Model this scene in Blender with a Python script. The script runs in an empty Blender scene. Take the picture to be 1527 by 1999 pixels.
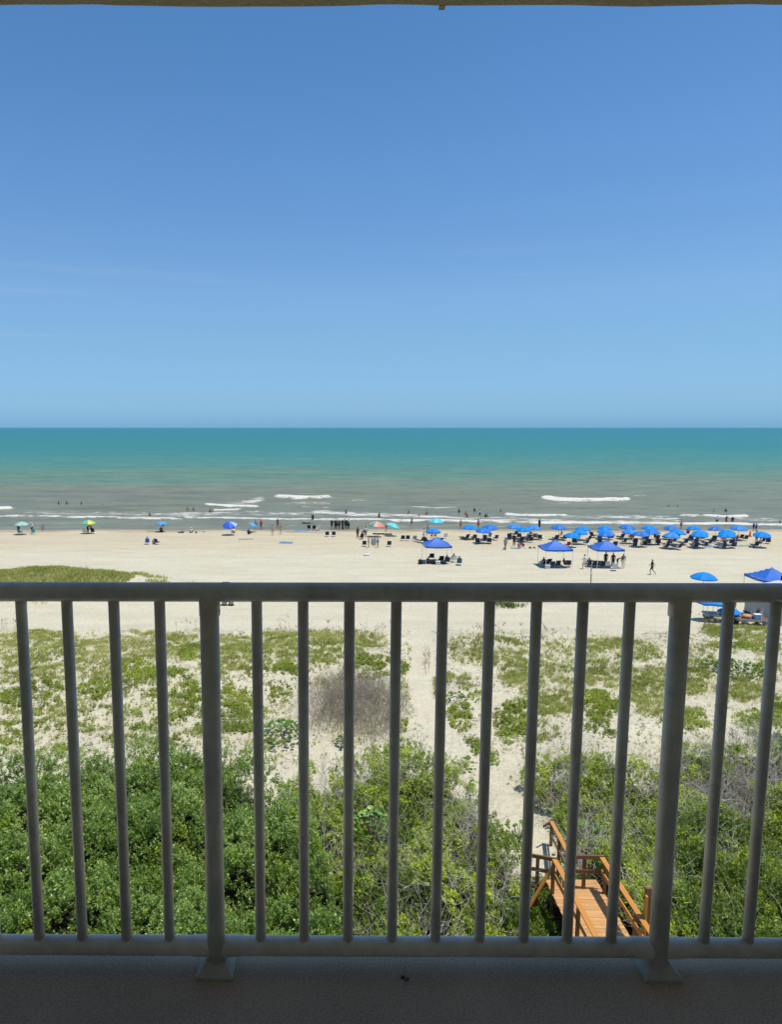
import bpy, bmesh, math, random
import numpy as np
from mathutils import Vector, Matrix
random.seed(7); RNG = np.random.default_rng(11)
R = math.radians
SC = bpy.context.scene
COL = SC.collection

# ------------------------------------------------------------ camera, sky, sun, exposure
F, PX, PY, HOR = 1335.0, 630.0, 1000.0, 835.0      # focal length and principal point in photo pixels
PITCH = math.atan((PY - HOR) / F)
H = 16.0                                            # camera height above the beach
cam = bpy.data.cameras.new('camera'); camo = bpy.data.objects.new('camera', cam); COL.objects.link(camo)
cam.sensor_fit = 'VERTICAL'; cam.sensor_height = 36.0; cam.lens = 36.0 * F / 1999.0
cam.shift_x = (763.5 - PX) / 1999.0
cam.clip_start = 0.05; cam.clip_end = 60000
camo.location = (0, 0, H); camo.rotation_euler = (math.pi / 2 - PITCH, 0, 0)
SC.camera = camo

SUN_DIR = Vector((0.235, -0.07, 1.0)).normalized()
EL = math.asin(SUN_DIR.z)
w = bpy.data.worlds.new('World'); SC.world = w; w.use_nodes = True
nt = w.node_tree; nt.nodes.clear()
sky = nt.nodes.new('ShaderNodeTexSky'); sky.sky_type = 'NISHITA'; sky.sun_disc = False
sky.sun_elevation = EL; sky.sun_rotation = math.atan2(SUN_DIR.x, SUN_DIR.y)
sky.air_density = 1.0; sky.dust_density = 0.3; sky.ozone_density = 2.5; sky.altitude = 0
bg = nt.nodes.new('ShaderNodeBackground'); bg.inputs['Strength'].default_value = 0.085
wo = nt.nodes.new('ShaderNodeOutputWorld')
# the coastal sky is a cleaner blue than the model's: scale it by elevation, evenly all round
tcw = nt.nodes.new('ShaderNodeTexCoord'); spw = nt.nodes.new('ShaderNodeSeparateXYZ'); crw = nt.nodes.new('ShaderNodeValToRGB'); mxw = nt.nodes.new('ShaderNodeMix')
mxw.data_type = 'RGBA'; mxw.blend_type = 'MULTIPLY'; mxw.inputs['Factor'].default_value = 1
nt.links.new(tcw.outputs['Generated'], spw.inputs[0]); nt.links.new(spw.outputs['Z'], crw.inputs['Fac'])
SKYMUL = [(0.0, (.385, .90, 1.86)), (.04, (.58, .94, 1.53)), (.11, (.80, 1.13, 1.42)), (.18, (1.0, 1.30, 1.53)), (.34, (.94, 1.37, 1.68)), (.50, (.79, 1.31, 1.62)), (1.0, (.95, 1.2, 1.35))]
ew = crw.color_ramp.elements; ew[0].position, ew[0].color = 0, (*SKYMUL[0][1], 1); ew[1].position, ew[1].color = 1, (*SKYMUL[-1][1], 1)
for p_, c_ in SKYMUL[1:-1]: ew.new(p_).color = (*c_, 1)
nt.links.new(sky.outputs[0], mxw.inputs['A']); nt.links.new(crw.outputs['Color'], mxw.inputs['B'])
cmap = nt.nodes.new('ShaderNodeMapping'); cmap.inputs['Scale'].default_value = (2.2, 2.2, 55); cmap.inputs['Location'].default_value = (3.1, 0, 4.4); cno = nt.nodes.new('ShaderNodeTexNoise'); cno.inputs['Scale'].default_value = 1.3; cno.inputs['Detail'].default_value = 6
nt.links.new(tcw.outputs['Generated'], cmap.inputs['Vector']); nt.links.new(cmap.outputs[0], cno.inputs['Vector'])
cm = nt.nodes.new('ShaderNodeMapRange'); cm.inputs['From Min'].default_value = .56; cm.inputs['From Max'].default_value = .78; nt.links.new(cno.outputs['Fac'], cm.inputs['Value'])
cb = nt.nodes.new('ShaderNodeValToRGB'); ce = cb.color_ramp.elements; ce[0].position = .05; ce[0].color = (0, 0, 0, 1); ce[1].position = .30; ce[1].color = (0, 0, 0, 1); ce.new(.12).color = (.15, .15, .15, 1)
nt.links.new(spw.outputs['Z'], cb.inputs['Fac']); cmul = nt.nodes.new('ShaderNodeMath'); cmul.operation = 'MULTIPLY'; nt.links.new(cm.outputs['Result'], cmul.inputs[0]); nt.links.new(cb.outputs['Color'], cmul.inputs[1])
cmx = nt.nodes.new('ShaderNodeMix'); cmx.data_type = 'RGBA'; cmx.inputs['B'].default_value = (6.2, 7.4, 8.8, 1); nt.links.new(cmul.outputs[0], cmx.inputs['Factor']); nt.links.new(mxw.outputs['Result'], cmx.inputs['A'])
nt.links.new(cmx.outputs['Result'], bg.inputs[0]); nt.links.new(bg.outputs[0], wo.inputs[0])

sl = bpy.data.lights.new('sun', 'SUN'); sl.energy = 4.2; sl.angle = R(0.55); sl.color = (1.0, 0.955, 0.88)
so = bpy.data.objects.new('sun', sl); COL.objects.link(so)
so.rotation_euler = SUN_DIR.to_track_quat('Z', 'Y').to_euler(); so.location = (0, 0, 60)
SC.view_settings.view_transform = 'Standard'; SC.view_settings.look = 'None'
SC.view_settings.exposure = 0.0; SC.view_settings.gamma = 1.0; SC.view_settings.use_curve_mapping = False
SC.render.engine = 'CYCLES'
SC.cycles.max_bounces = 7; SC.cycles.diffuse_bounces = 5; SC.cycles.glossy_bounces = 3
SC.cycles.transmission_bounces = 3; SC.cycles.transparent_max_bounces = 6
SC.cycles.use_denoising = True

# ------------------------------------------------------------ projection helpers (photo pixel <-> world)
cp, sp = math.cos(PITCH), math.sin(PITCH)
def ray(px, py):
    u = (px - PX) / F; v = -(py - PY) / F
    return (u, cp + v * sp, -sp + v * cp)
def P(px, py, z):
    d = ray(px, py); t = (z - H) / d[2]
    return Vector((d[0] * t, d[1] * t, z))
def project(x, y, z):
    dz = z - H
    dep = y * cp - dz * sp
    return PX + F * x / dep, PY - F * (y * sp + dz * cp) / dep

# ------------------------------------------------------------ noise
_tab = RNG.random((256, 256))
def vnoise(x, y, s=1.0, seed=0):
    x = np.asarray(x, float) / s + seed * 17.3 + 1000; y = np.asarray(y, float) / s + seed * 31.7 + 1000
    xi = np.floor(x).astype(int); yi = np.floor(y).astype(int); fx = x - xi; fy = y - yi
    fx = fx * fx * (3 - 2 * fx); fy = fy * fy * (3 - 2 * fy)
    a = _tab[xi % 256, yi % 256]; b = _tab[(xi + 1) % 256, yi % 256]
    c = _tab[xi % 256, (yi + 1) % 256]; d = _tab[(xi + 1) % 256, (yi + 1) % 256]
    return (a * (1 - fx) + b * fx) * (1 - fy) + (c * (1 - fx) + d * fx) * fy
def fbm(x, y, s=1.0, seed=0, o=4):
    t = 0; a = 1; n = 0
    for k in range(o):
        t = t + a * vnoise(x, y, s / 2 ** k, seed + k * 7); n += a; a *= 0.5
    return t / n
def sstep(a, b, x):
    t = np.clip((x - a) / (b - a), 0, 1); return t * t * (3 - 2 * t)
def ptd(px, py, poly):
    """distance from points to a polyline"""
    d = np.full(np.shape(px), 1e9)
    for (x0, y0), (x1, y1) in zip(poly[:-1], poly[1:]):
        vx, vy = x1 - x0, y1 - y0; L = vx * vx + vy * vy
        t = np.clip(((px - x0) * vx + (py - y0) * vy) / L, 0, 1)
        d = np.minimum(d, np.hypot(px - x0 - t * vx, py - y0 - t * vy))
    return d
def inpoly(px, py, poly):
    r = np.zeros(np.shape(px), bool); n = len(poly)
    for i in range(n):
        x0, y0 = poly[i]; x1, y1 = poly[(i + 1) % n]
        c = ((y0 > py) != (y1 > py)) & (px < (x1 - x0) * (py - y0) / (y1 - y0 + 1e-12) + x0)
        r ^= c
    return r

# ------------------------------------------------------------ terrain height
SEA = -0.6
PATH = [tuple(P(a, b, 1.0)[:2]) for a, b in ((822, 1215), (826, 1290), (822, 1350), (850, 1410), (900, 1475), (960, 1530), (1010, 1590), (1045, 1650), (1060, 1695))]
def terrain(x, y):
    x = np.asarray(x, float); y = np.asarray(y, float)
    yy = y + 3.0 * (fbm(x, x * 0 + 3.3, 9.0, 3, 2) - 0.5)
    z = np.interp(yy, [-60, 0, 14, 26, 40, 45, 49, 53, 60, 75, 95, 111, 116, 140, 400],
                  [1.6, 1.6, 1.4, 1.25, 1.2, 1.35, 1.0, .25, .06, 0, -.28, -.6, -.85, -2, -9])
    dm = sstep(24, 29, yy) * (1 - sstep(48, 53, yy))
    pd = ptd(x, y, PATH)
    pm = sstep(0.5, 2.6, pd)
    z = z + dm * ((fbm(x, y, 5.0, 1) - 0.5) * 1.5 + (fbm(x, y, 1.3, 5) - .5) * .28) * (.25 + .75 * pm)
    z = z - (1 - pm) * .35 * sstep(20, 26, y) * (1 - sstep(46, 52, y))
    # the isolated hummock on the beach at the left
    e = ((x + 27) / 14.5) ** 2 + ((y - 66.5) / 7.5) ** 2
    z = z + 1.75 * np.exp(-e * 1.6) * (.75 + .5 * fbm(x, y, 4.0, 9)) + .45 * np.exp(-(((x + 13.5) / 4.5) ** 2 + ((y - 64) / 3) ** 2))
    bm = sstep(51, 56, y) * (1 - sstep(100, 112, y))
    z = z + bm * ((fbm(x, y * 1.6, 6.0, 13) - .5) * .22 + (fbm(x, y, .9, 15, 2) - .5) * .06)
    return z
def ground(x, y): return float(terrain(np.array([x]), np.array([y]))[0])
def G(px, py):
    """ground point seen at this pixel"""
    d = np.array(ray(px, py)); z = 0.0
    ts = np.concatenate([np.linspace(10, 60, 260), np.linspace(60, 400, 1400)])
    x, y, zz = d[0] * ts, d[1] * ts, H + d[2] * ts
    hh = np.maximum(terrain(x, y), SEA if False else -99)
    i = int(np.argmax(zz < hh)) or len(ts) - 1
    a, b = zz[i - 1] - hh[i - 1], zz[i] - hh[i]; f = a / (a - b + 1e-9)
    t = ts[i - 1] + (ts[i] - ts[i - 1]) * f
    return Vector((d[0] * t, d[1] * t, ground(d[0] * t, d[1] * t)))
def W(px, py): return P(px, py, SEA)

# ------------------------------------------------------------ materials
def new_mat(name):
    m = bpy.data.materials.new(name); m.use_nodes = True
    n = m.node_tree.nodes; return m, n, m.node_tree.links, n['Principled BSDF']
def spec(b, v): b.inputs['Specular IOR Level'].default_value = v
def simple(name, col, rough=.6, var=.12, scale=6, metal=0.0, sp_=.5, bump=0.0, bscale=60):
    m, n, l, b = new_mat(name)
    tc = n.new('ShaderNodeTexCoord'); no = n.new('ShaderNodeTexNoise'); no.inputs['Scale'].default_value = scale; no.inputs['Detail'].default_value = 5
    l.new(tc.outputs['Object'], no.inputs['Vector'])
    mx = n.new('ShaderNodeMix'); mx.data_type = 'RGBA'
    mx.inputs['A'].default_value = (*[c * (1 - var) for c in col], 1); mx.inputs['B'].default_value = (*[min(1, c * (1 + var)) for c in col], 1)
    l.new(no.outputs['Fac'], mx.inputs['Factor']); l.new(mx.outputs['Result'], b.inputs['Base Color'])
    b.inputs['Roughness'].default_value = rough; b.inputs['Metallic'].default_value = metal; spec(b, sp_)
    if bump:
        n2 = n.new('ShaderNodeTexNoise'); n2.inputs['Scale'].default_value = bscale; n2.inputs['Detail'].default_value = 4
        l.new(tc.outputs['Object'], n2.inputs['Vector'])
        bp = n.new('ShaderNodeBump'); bp.inputs['Strength'].default_value = bump; bp.inputs['Distance'].default_value = .01
        l.new(n2.outputs['Fac'], bp.inputs['Height']); l.new(bp.outputs[0], b.inputs['Normal'])
    return m
_mc = {}
def cmat(col, rough=.75, tag='fabric'):
    k = (tuple(round(c, 3) for c in col), rough, tag)
    if k not in _mc: _mc[k] = simple(tag, col, rough, .1, 8)
    return _mc[k]
def leaf_mat(name, c1, c2, c3, rough=.45, transl=.25, sp_=.5):
    m, n, l, b = new_mat(name)
    at = n.new('ShaderNodeAttribute'); at.attribute_name = 'tint'
    cr = n.new('ShaderNodeValToRGB'); e = cr.color_ramp.elements
    e[0].color = (*c1, 1); e[1].color = (*c3, 1); e[0].position = 0; e[1].position = 1
    k = e.new(.5); k.color = (*c2, 1)
    l.new(at.outputs['Fac'], cr.inputs['Fac']); l.new(cr.outputs['Color'], b.inputs['Base Color'])
    b.inputs['Roughness'].default_value = rough; spec(b, sp_)
    if transl:
        tr = n.new('ShaderNodeBsdfTranslucent'); mix = n.new('ShaderNodeMixShader'); mix.inputs[0].default_value = transl
        hs = n.new('ShaderNodeHueSaturation'); hs.inputs['Value'].default_value = 1.5; l.new(cr.outputs['Color'], hs.inputs['Color']); l.new(hs.outputs[0], tr.inputs[0])
        out = n['Material Output']; l.new(b.outputs[0], mix.inputs[1]); l.new(tr.outputs[0], mix.inputs[2]); l.new(mix.outputs[0], out.inputs[0])
    return m

# sand
def sand_mat():
    m, n, l, b = new_mat('beach_sand')
    g = n.new('ShaderNodeNewGeometry'); sep = n.new('ShaderNodeSeparateXYZ'); l.new(g.outputs['Position'], sep.inputs[0])
    n1 = n.new('ShaderNodeTexNoise'); n1.inputs['Scale'].default_value = .35; n1.inputs['Detail'].default_value = 8; n1.inputs['Roughness'].default_value = .65
    mp = n.new('ShaderNodeMapping'); mp.inputs['Scale'].default_value = (.35, 1.3, 1); l.new(g.outputs['Position'], mp.inputs['Vector']); l.new(mp.outputs[0], n1.inputs['Vector'])
    r1 = n.new('ShaderNodeValToRGB'); e = r1.color_ramp.elements
    e[0].position = .3; e[0].color = (.51, .46, .33, 1); e[1].position = .7; e[1].color = (.60, .555, .415, 1)
    l.new(n1.outputs['Fac'], r1.inputs['Fac'])
    # fine speckle, shells and wrack
    n2 = n.new('ShaderNodeTexNoise'); n2.inputs['Scale'].default_value = 5.5; n2.inputs['Detail'].default_value = 6; n2.inputs['Roughness'].default_value = .7; l.new(g.outputs['Position'], n2.inputs['Vector'])
    r2 = n.new('ShaderNodeMapRange'); r2.inputs['From Min'].default_value = .25; r2.inputs['From Max'].default_value = .75; r2.inputs['To Min'].default_value = .78; r2.inputs['To Max'].default_value = 1.17; l.new(n2.outputs['Fac'], r2.inputs['Value'])
    mul = n.new('ShaderNodeMix'); mul.data_type = 'RGBA'; mul.blend_type = 'MULTIPLY'; mul.inputs['Factor'].default_value = 1
    l.new(r1.outputs['Color'], mul.inputs['A']); l.new(r2.outputs['Result'], mul.inputs['B'])
    # leaf litter under the shrubs, blackened to paint shade into their gaps
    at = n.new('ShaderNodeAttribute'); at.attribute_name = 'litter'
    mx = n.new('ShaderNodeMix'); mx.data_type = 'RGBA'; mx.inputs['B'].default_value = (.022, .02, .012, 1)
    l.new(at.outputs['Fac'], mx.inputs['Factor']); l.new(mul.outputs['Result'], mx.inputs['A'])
    # damp, darker sand towards the water
    wn = n.new('ShaderNodeMath'); wn.operation = 'MULTIPLY_ADD'; wn.inputs[1].default_value = .16; l.new(n1.outputs['Fac'], wn.inputs[0]); l.new(sep.outputs['Z'], wn.inputs[2])
    wet = n.new('ShaderNodeMapRange'); wet.interpolation_type = 'SMOOTHSTEP'; wet.inputs['From Min'].default_value = -.42; wet.inputs['From Max'].default_value = -.53; wet.inputs['To Min'].default_value = 0; wet.inputs['To Max'].default_value = 1
    l.new(wn.outputs[0], wet.inputs['Value'])
    m2 = n.new('ShaderNodeMix'); m2.data_type = 'RGBA'; m2.inputs['B'].default_value = (.28, .235, .17, 1)
    l.new(wet.outputs['Result'], m2.inputs['Factor']); l.new(mx.outputs['Result'], m2.inputs['A'])
    # slightly tawny foreshore
    tw = n.new('ShaderNodeMapRange'); tw.interpolation_type = 'SMOOTHSTEP'; tw.inputs['From Min'].default_value = 84; tw.inputs['From Max'].default_value = 96; l.new(sep.outputs['Y'], tw.inputs['Value'])
    m3 = n.new('ShaderNodeMix'); m3.data_type = 'RGBA'; m3.blend_type = 'MULTIPLY'; m3.inputs['B'].default_value = (.95, .90, .84, 1)
    l.new(tw.outputs['Result'], m3.inputs['Factor']); l.new(m2.outputs['Result'], m3.inputs['A'])
    l.new(m3.outputs['Result'], b.inputs['Base Color'])
    b.inputs['Roughness'].default_value = .95; spec(b, .15)
    n3 = n.new('ShaderNodeTexNoise'); n3.inputs['Scale'].default_value = 2.6; n3.inputs['Detail'].default_value = 6; l.new(g.outputs['Position'], n3.inputs['Vector'])
    bp = n.new('ShaderNodeBump'); bp.inputs['Strength'].default_value = .9; bp.inputs['Distance'].default_value = .12
    l.new(n3.outputs['Fac'], bp.inputs['Height']); l.new(bp.outputs[0], b.inputs['Normal'])
    return m

def water_mat():
    m, n, l, b = new_mat('sea_water')
    g = n.new('ShaderNodeNewGeometry'); sep = n.new('ShaderNodeSeparateXYZ'); l.new(g.outputs['Position'], sep.inputs[0])
    # wobble the depth bands
    n1 = n.new('ShaderNodeTexNoise'); n1.inputs['Scale'].default_value = .02; n1.inputs['Detail'].default_value = 7; n1.inputs['Roughness'].default_value = .6
    mp = n.new('ShaderNodeMapping'); mp.inputs['Scale'].default_value = (.35, 1.6, 1); l.new(g.outputs['Position'], mp.inputs['Vector']); l.new(mp.outputs[0], n1.inputs['Vector'])
    lg = n.new('ShaderNodeMath'); lg.operation = 'LOGARITHM'; lg.inputs[1].default_value = 10; l.new(sep.outputs['Y'], lg.inputs[0])
    ad = n.new('ShaderNodeMath'); ad.operation = 'MULTIPLY_ADD'; ad.inputs[1].default_value = .36; l.new(n1.outputs['Fac'], ad.inputs[0]); l.new(lg.outputs[0], ad.inputs[2])
    mr = n.new('ShaderNodeMapRange'); mr.inputs['From Min'].default_value = 2.18; mr.inputs['From Max'].default_value = 4.18; l.new(ad.outputs[0], mr.inputs['Value'])
    cr = n.new('ShaderNodeValToRGB'); els = cr.color_ramp.elements
    stops = WATER_STOPS
    els[0].position, els[0].color = stops[0][0], (*stops[0][1], 1); els[1].position, els[1].color = stops[-1][0], (*stops[-1][1], 1)
    for p_, c_ in stops[1:-1]:
        k = els.new(p_); k.color = (*c_, 1)
    l.new(mr.outputs['Result'], cr.inputs['Fac'])
    # fine streaks of light and dark water
    n2 = n.new('ShaderNodeTexNoise'); n2.inputs['Scale'].default_value = .16; n2.inputs['Detail'].default_value = 8; n2.inputs['Roughness'].default_value = .7
    mp2 = n.new('ShaderNodeMapping'); mp2.inputs['Scale'].default_value = (.5, 1.8, 1); l.new(g.outputs['Position'], mp2.inputs['Vector']); l.new(mp2.outputs[0], n2.inputs['Vector'])
    r2 = n.new('ShaderNodeMapRange'); r2.inputs['From Min'].default_value = .3; r2.inputs['From Max'].default_value = .7; r2.inputs['To Min'].default_value = .68; r2.inputs['To Max'].default_value = 1.32; l.new(n2.outputs['Fac'], r2.inputs['Value'])
    mul = n.new('ShaderNodeMix'); mul.data_type = 'RGBA'; mul.blend_type = 'MULTIPLY'; mul.inputs['Factor'].default_value = 1
    l.new(cr.outputs['Color'], mul.inputs['A']); l.new(r2.outputs['Result'], mul.inputs['B'])
    # foam: the mesh carries where the breakers are, noise breaks it up
    at = n.new('ShaderNodeAttribute'); at.attribute_name = 'foam'
    n3 = n.new('ShaderNodeTexNoise'); n3.inputs['Scale'].default_value = .9; n3.inputs['Detail'].default_value = 7; n3.inputs['Roughness'].default_value = .75
    mp3 = n.new('ShaderNodeMapping'); mp3.inputs['Scale'].default_value = (.45, 1.0, 1); l.new(g.outputs['Position'], mp3.inputs['Vector']); l.new(mp3.outputs[0], n3.inputs['Vector'])
    s = n.new('ShaderNodeMath'); s.operation = 'ADD'; n3b = n.new('ShaderNodeMath'); n3b.operation = 'MULTIPLY_ADD'; n3b.inputs[1].default_value = 1.9; n3b.inputs[2].default_value = -.45; l.new(n3.outputs['Fac'], n3b.inputs[0]); l.new(at.outputs['Fac'], s.inputs[0]); l.new(n3b.outputs[0], s.inputs[1])
    fr = n.new('ShaderNodeMapRange'); fr.inputs['From Min'].default_value = .78; fr.inputs['From Max'].default_value = 1.05; l.new(s.outputs[0], fr.inputs['Value'])
    # scattered whitecaps offshore
    n4 = n.new('ShaderNodeTexNoise'); n4.inputs['Scale'].default_value = .12; n4.inputs['Detail'].default_value = 3; n4.inputs['Roughness'].default_value = .6
    mp4 = n.new('ShaderNodeMapping'); mp4.inputs['Scale'].default_value = (.7, 1.1, 1); mp4.inputs['Location'].default_value = (31, 7, 0); l.new(g.outputs['Position'], mp4.inputs['Vector']); l.new(mp4.outputs[0], n4.inputs['Vector'])
    wc = n.new('ShaderNodeMapRange'); wc.inputs['From Min'].default_value = .765; wc.inputs['From Max'].default_value = .80; l.new(n4.outputs['Fac'], wc.inputs['Value'])
    mxx = n.new('ShaderNodeMath'); mxx.operation = 'MAXIMUM'; l.new(fr.outputs['Result'], mxx.inputs[0]); l.new(wc.outputs['Result'], mxx.inputs[1])
    fm = n.new('ShaderNodeMix'); fm.data_type = 'RGBA'; fm.inputs['B'].default_value = (.68, .66, .6, 1)
    l.new(mxx.outputs[0], fm.inputs['Factor']); l.new(mul.outputs['Result'], fm.inputs['A']); l.new(fm.outputs['Result'], b.inputs['Base Color'])
    rr = n.new('ShaderNodeMapRange'); rr.inputs['To Min'].default_value = .3; rr.inputs['To Max'].default_value = .9; l.new(mxx.outputs[0], rr.inputs['Value']); l.new(rr.outputs['Result'], b.inputs['Roughness'])
    b.inputs['IOR'].default_value = 1.33; spec(b, .30)
    n5 = n.new('ShaderNodeTexNoise'); n5.inputs['Scale'].default_value = .55; n5.inputs['Detail'].default_value = 6; n5.inputs['Roughness'].default_value = .6
    mp5 = n.new('ShaderNodeMapping'); mp5.inputs['Scale'].default_value = (.45, 1.2, 1); l.new(g.outputs['Position'], mp5.inputs['Vector']); l.new(mp5.outputs[0], n5.inputs['Vector'])
    bp = n.new('ShaderNodeBump'); bp.inputs['Strength'].default_value = 1.0; bp.inputs['Distance'].default_value = .9
    l.new(n5.outputs['Fac'], bp.inputs['Height']); l.new(bp.outputs[0], b.inputs['Normal'])
    return m
WATER_STOPS = [(0.0, (.195, .20, .135)), (.10, (.185, .185, .105)), (.15, (.18, .205, .11)), (.195, (.11, .21, .115)), (.27, (.055, .205, .145)), (.375, (.018, .18, .145)), (.67, (.002, .155, .165)), (1.0, (.002, .15, .19))]

def wood_mat(name, col, dark, scale=1.0):
    m, n, l, b = new_mat(name)
    tc = n.new('ShaderNodeTexCoord'); mp = n.new('ShaderNodeMapping'); mp.inputs['Scale'].default_value = (2 * scale, 30 * scale, 30 * scale); l.new(tc.outputs['Object'], mp.inputs['Vector'])
    no = n.new('ShaderNodeTexNoise'); no.inputs['Scale'].default_value = 1.2; no.inputs['Detail'].default_value = 6; l.new(mp.outputs[0], no.inputs['Vector'])
    oi = n.new('ShaderNodeObjectInfo')
    ad = n.new('ShaderNodeMath'); ad.operation = 'MULTIPLY_ADD'; ad.inputs[1].default_value = .35; l.new(oi.outputs['Random'], ad.inputs[0]); l.new(no.outputs['Fac'], ad.inputs[2])
    cr = n.new('ShaderNodeValToRGB'); e = cr.color_ramp.elements; e[0].position = .35; e[0].color = (*dark, 1); e[1].position = .9; e[1].color = (*col, 1)
    l.new(ad.outputs[0], cr.inputs['Fac'])
    n2 = n.new('ShaderNodeTexNoise'); n2.inputs['Scale'].default_value = 5; n2.inputs['Detail'].default_value = 8; n2.inputs['Roughness'].default_value = .8; g = n.new('ShaderNodeNewGeometry'); l.new(g.outputs['Position'], n2.inputs['Vector'])
    wr = n.new('ShaderNodeMapRange'); wr.inputs['From Min'].default_value = .62; wr.inputs['From Max'].default_value = .72; wr.inputs['To Max'].default_value = .6; l.new(n2.outputs['Fac'], wr.inputs['Value'])
    mx = n.new('ShaderNodeMix'); mx.data_type = 'RGBA'; mx.inputs['B'].default_value = (.52, .40, .27, 1); l.new(wr.outputs['Result'], mx.inputs['Factor']); l.new(cr.outputs['Color'], mx.inputs['A'])
    l.new(mx.outputs['Result'], b.inputs['Base Color']); b.inputs['Roughness'].default_value = .6; spec(b, .3)
    bp = n.new('ShaderNodeBump'); bp.inputs['Strength'].default_value = .4; bp.inputs['Distance'].default_value = .004; l.new(no.outputs['Fac'], bp.inputs['Height']); l.new(bp.outputs[0], b.inputs['Normal'])
    return m

def rail_paint():
    m, n, l, b = new_mat('grey_rail_paint')
    g = n.new('ShaderNodeNewGeometry')
    n1 = n.new('ShaderNodeTexNoise'); n1.inputs['Scale'].default_value = 14; n1.inputs['Detail'].default_value = 8; n1.inputs['Roughness'].default_value = .7; l.new(g.outputs['Position'], n1.inputs['Vector'])
    cr = n.new('ShaderNodeValToRGB'); e = cr.color_ramp.elements; e[0].position = .3; e[0].color = (.66, .60, .51, 1); e[1].position = .7; e[1].color = (.76, .70, .60, 1)
    l.new(n1.outputs['Fac'], cr.inputs['Fac'])
    n2 = n.new('ShaderNodeTexNoise'); n2.inputs['Scale'].default_value = 170; n2.inputs['Detail'].default_value = 3; l.new(g.outputs['Position'], n2.inputs['Vector'])
    sp_ = n.new('ShaderNodeMapRange'); sp_.inputs['From Min'].default_value = .70; sp_.inputs['From Max'].default_value = .74; sp_.inputs['To Max'].default_value = .5; l.new(n2.outputs['Fac'], sp_.inputs['Value'])
    mx = n.new('ShaderNodeMix'); mx.data_type = 'RGBA'; mx.inputs['B'].default_value = (.10, .085, .07, 1); l.new(sp_.outputs['Result'], mx.inputs['Factor']); l.new(cr.outputs['Color'], mx.inputs['A'])
    l.new(mx.outputs['Result'], b.inputs['Base Color']); n4 = n.new('ShaderNodeTexNoise'); n4.inputs['Scale'].default_value = 3.2; n4.inputs['Detail'].default_value = 9; n4.inputs['Roughness'].default_value = .75; l.new(g.outputs['Position'], n4.inputs['Vector'])
    sb = n.new('ShaderNodeMapRange'); sb.inputs['From Min'].default_value = .38; sb.inputs['From Max'].default_value = .66; sb.inputs['To Min'].default_value = .72; sb.inputs['To Max'].default_value = 1.16; l.new(n4.outputs['Fac'], sb.inputs['Value'])
    m4 = n.new('ShaderNodeMix'); m4.data_type = 'RGBA'; m4.blend_type = 'MULTIPLY'; m4.inputs['Factor'].default_value = 1; l.new(mx.outputs['Result'], m4.inputs['A']); l.new(sb.outputs['Result'], m4.inputs['B']); l.new(m4.outputs['Result'], b.inputs['Base Color'])
    rg = n.new('ShaderNodeMapRange'); rg.inputs['To Min'].default_value = .32; rg.inputs['To Max'].default_value = .6; l.new(n4.outputs['Fac'], rg.inputs['Value']); l.new(rg.outputs['Result'], b.inputs['Roughness']); spec(b, .4)
    bp = n.new('ShaderNodeBump'); bp.inputs['Strength'].default_value = .35; bp.inputs['Distance'].default_value = .0012
    n3 = n.new('ShaderNodeTexNoise'); n3.inputs['Scale'].default_value = 260; l.new(g.outputs['Position'], n3.inputs['Vector']); l.new(n3.outputs['Fac'], bp.inputs['Height']); l.new(bp.outputs[0], b.inputs['Normal'])
    return m
def floor_coat():
    m, n, l, b = new_mat('textured_floor_coating')
    g = n.new('ShaderNodeNewGeometry')
    n1 = n.new('ShaderNodeTexNoise'); n1.inputs['Scale'].default_value = 190; n1.inputs['Detail'].default_value = 3; l.new(g.outputs['Position'], n1.inputs['Vector'])
    n2 = n.new('ShaderNodeTexNoise'); n2.inputs['Scale'].default_value = 3; n2.inputs['Detail'].default_value = 5; l.new(g.outputs['Position'], n2.inputs['Vector'])
    ad = n.new('ShaderNodeMath'); ad.operation = 'MULTIPLY_ADD'; ad.inputs[1].default_value = .45; l.new(n2.outputs['Fac'], ad.inputs[0]); l.new(n1.outputs['Fac'], ad.inputs[2])
    cr = n.new('ShaderNodeValToRGB'); e = cr.color_ramp.elements; e[0].position = .42; e[0].color = (.28, .195, .13, 1); e[1].position = 1; e[1].color = (.62, .46, .32, 1)
    l.new(ad.outputs[0], cr.inputs['Fac']); l.new(cr.outputs['Color'], b.inputs['Base Color']); b.inputs['Roughness'].default_value = .8; spec(b, .3)
    bp = n.new('ShaderNodeBump'); bp.inputs['Strength'].default_value = .9; bp.inputs['Distance'].default_value = .003; l.new(n1.outputs['Fac'], bp.inputs['Height']); l.new(bp.outputs[0], b.inputs['Normal'])
    return m
M_sand = sand_mat(); M_water = water_mat(); M_rail = rail_paint(); M_floor = floor_coat()
M_wall = simple('pale_painted_wall', (.84, .76, .64), .9, .08, 3)
M_cover = simple('mottled_grey_flashing', (.42, .40, .36), .5, .35, 22, 0, .4, .3, 90)  # mottled grey, darker than the rail paint
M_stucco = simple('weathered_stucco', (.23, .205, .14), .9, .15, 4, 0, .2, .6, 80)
M_deck = wood_mat('orange_deck_stain', (.66, .38, .16), (.46, .235, .085))
M_railwood = wood_mat('orange_rail_stain', (.66, .31, .07), (.50, .21, .045), .6)
M_oldwood = wood_mat('old_brown_wood', (.23, .13, .065), (.13, .072, .04), .6)
M_canblue = simple('blue_umbrella_canvas', (.002, .235, .68), .65, .08, 3, 0, .25)
M_faded = simple('faded_blue_canvas', (.012, .235, .64), .65); M_deep = simple('deep_blue_canvas', (.002, .165, .58), .65)
M_tent = simple('royal_blue_canopy_cloth', (.03, .14, .52), .5, .1, 2, 0, .3)
M_white = simple('white_painted_metal', (.75, .75, .73), .4, .04, 10)
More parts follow.
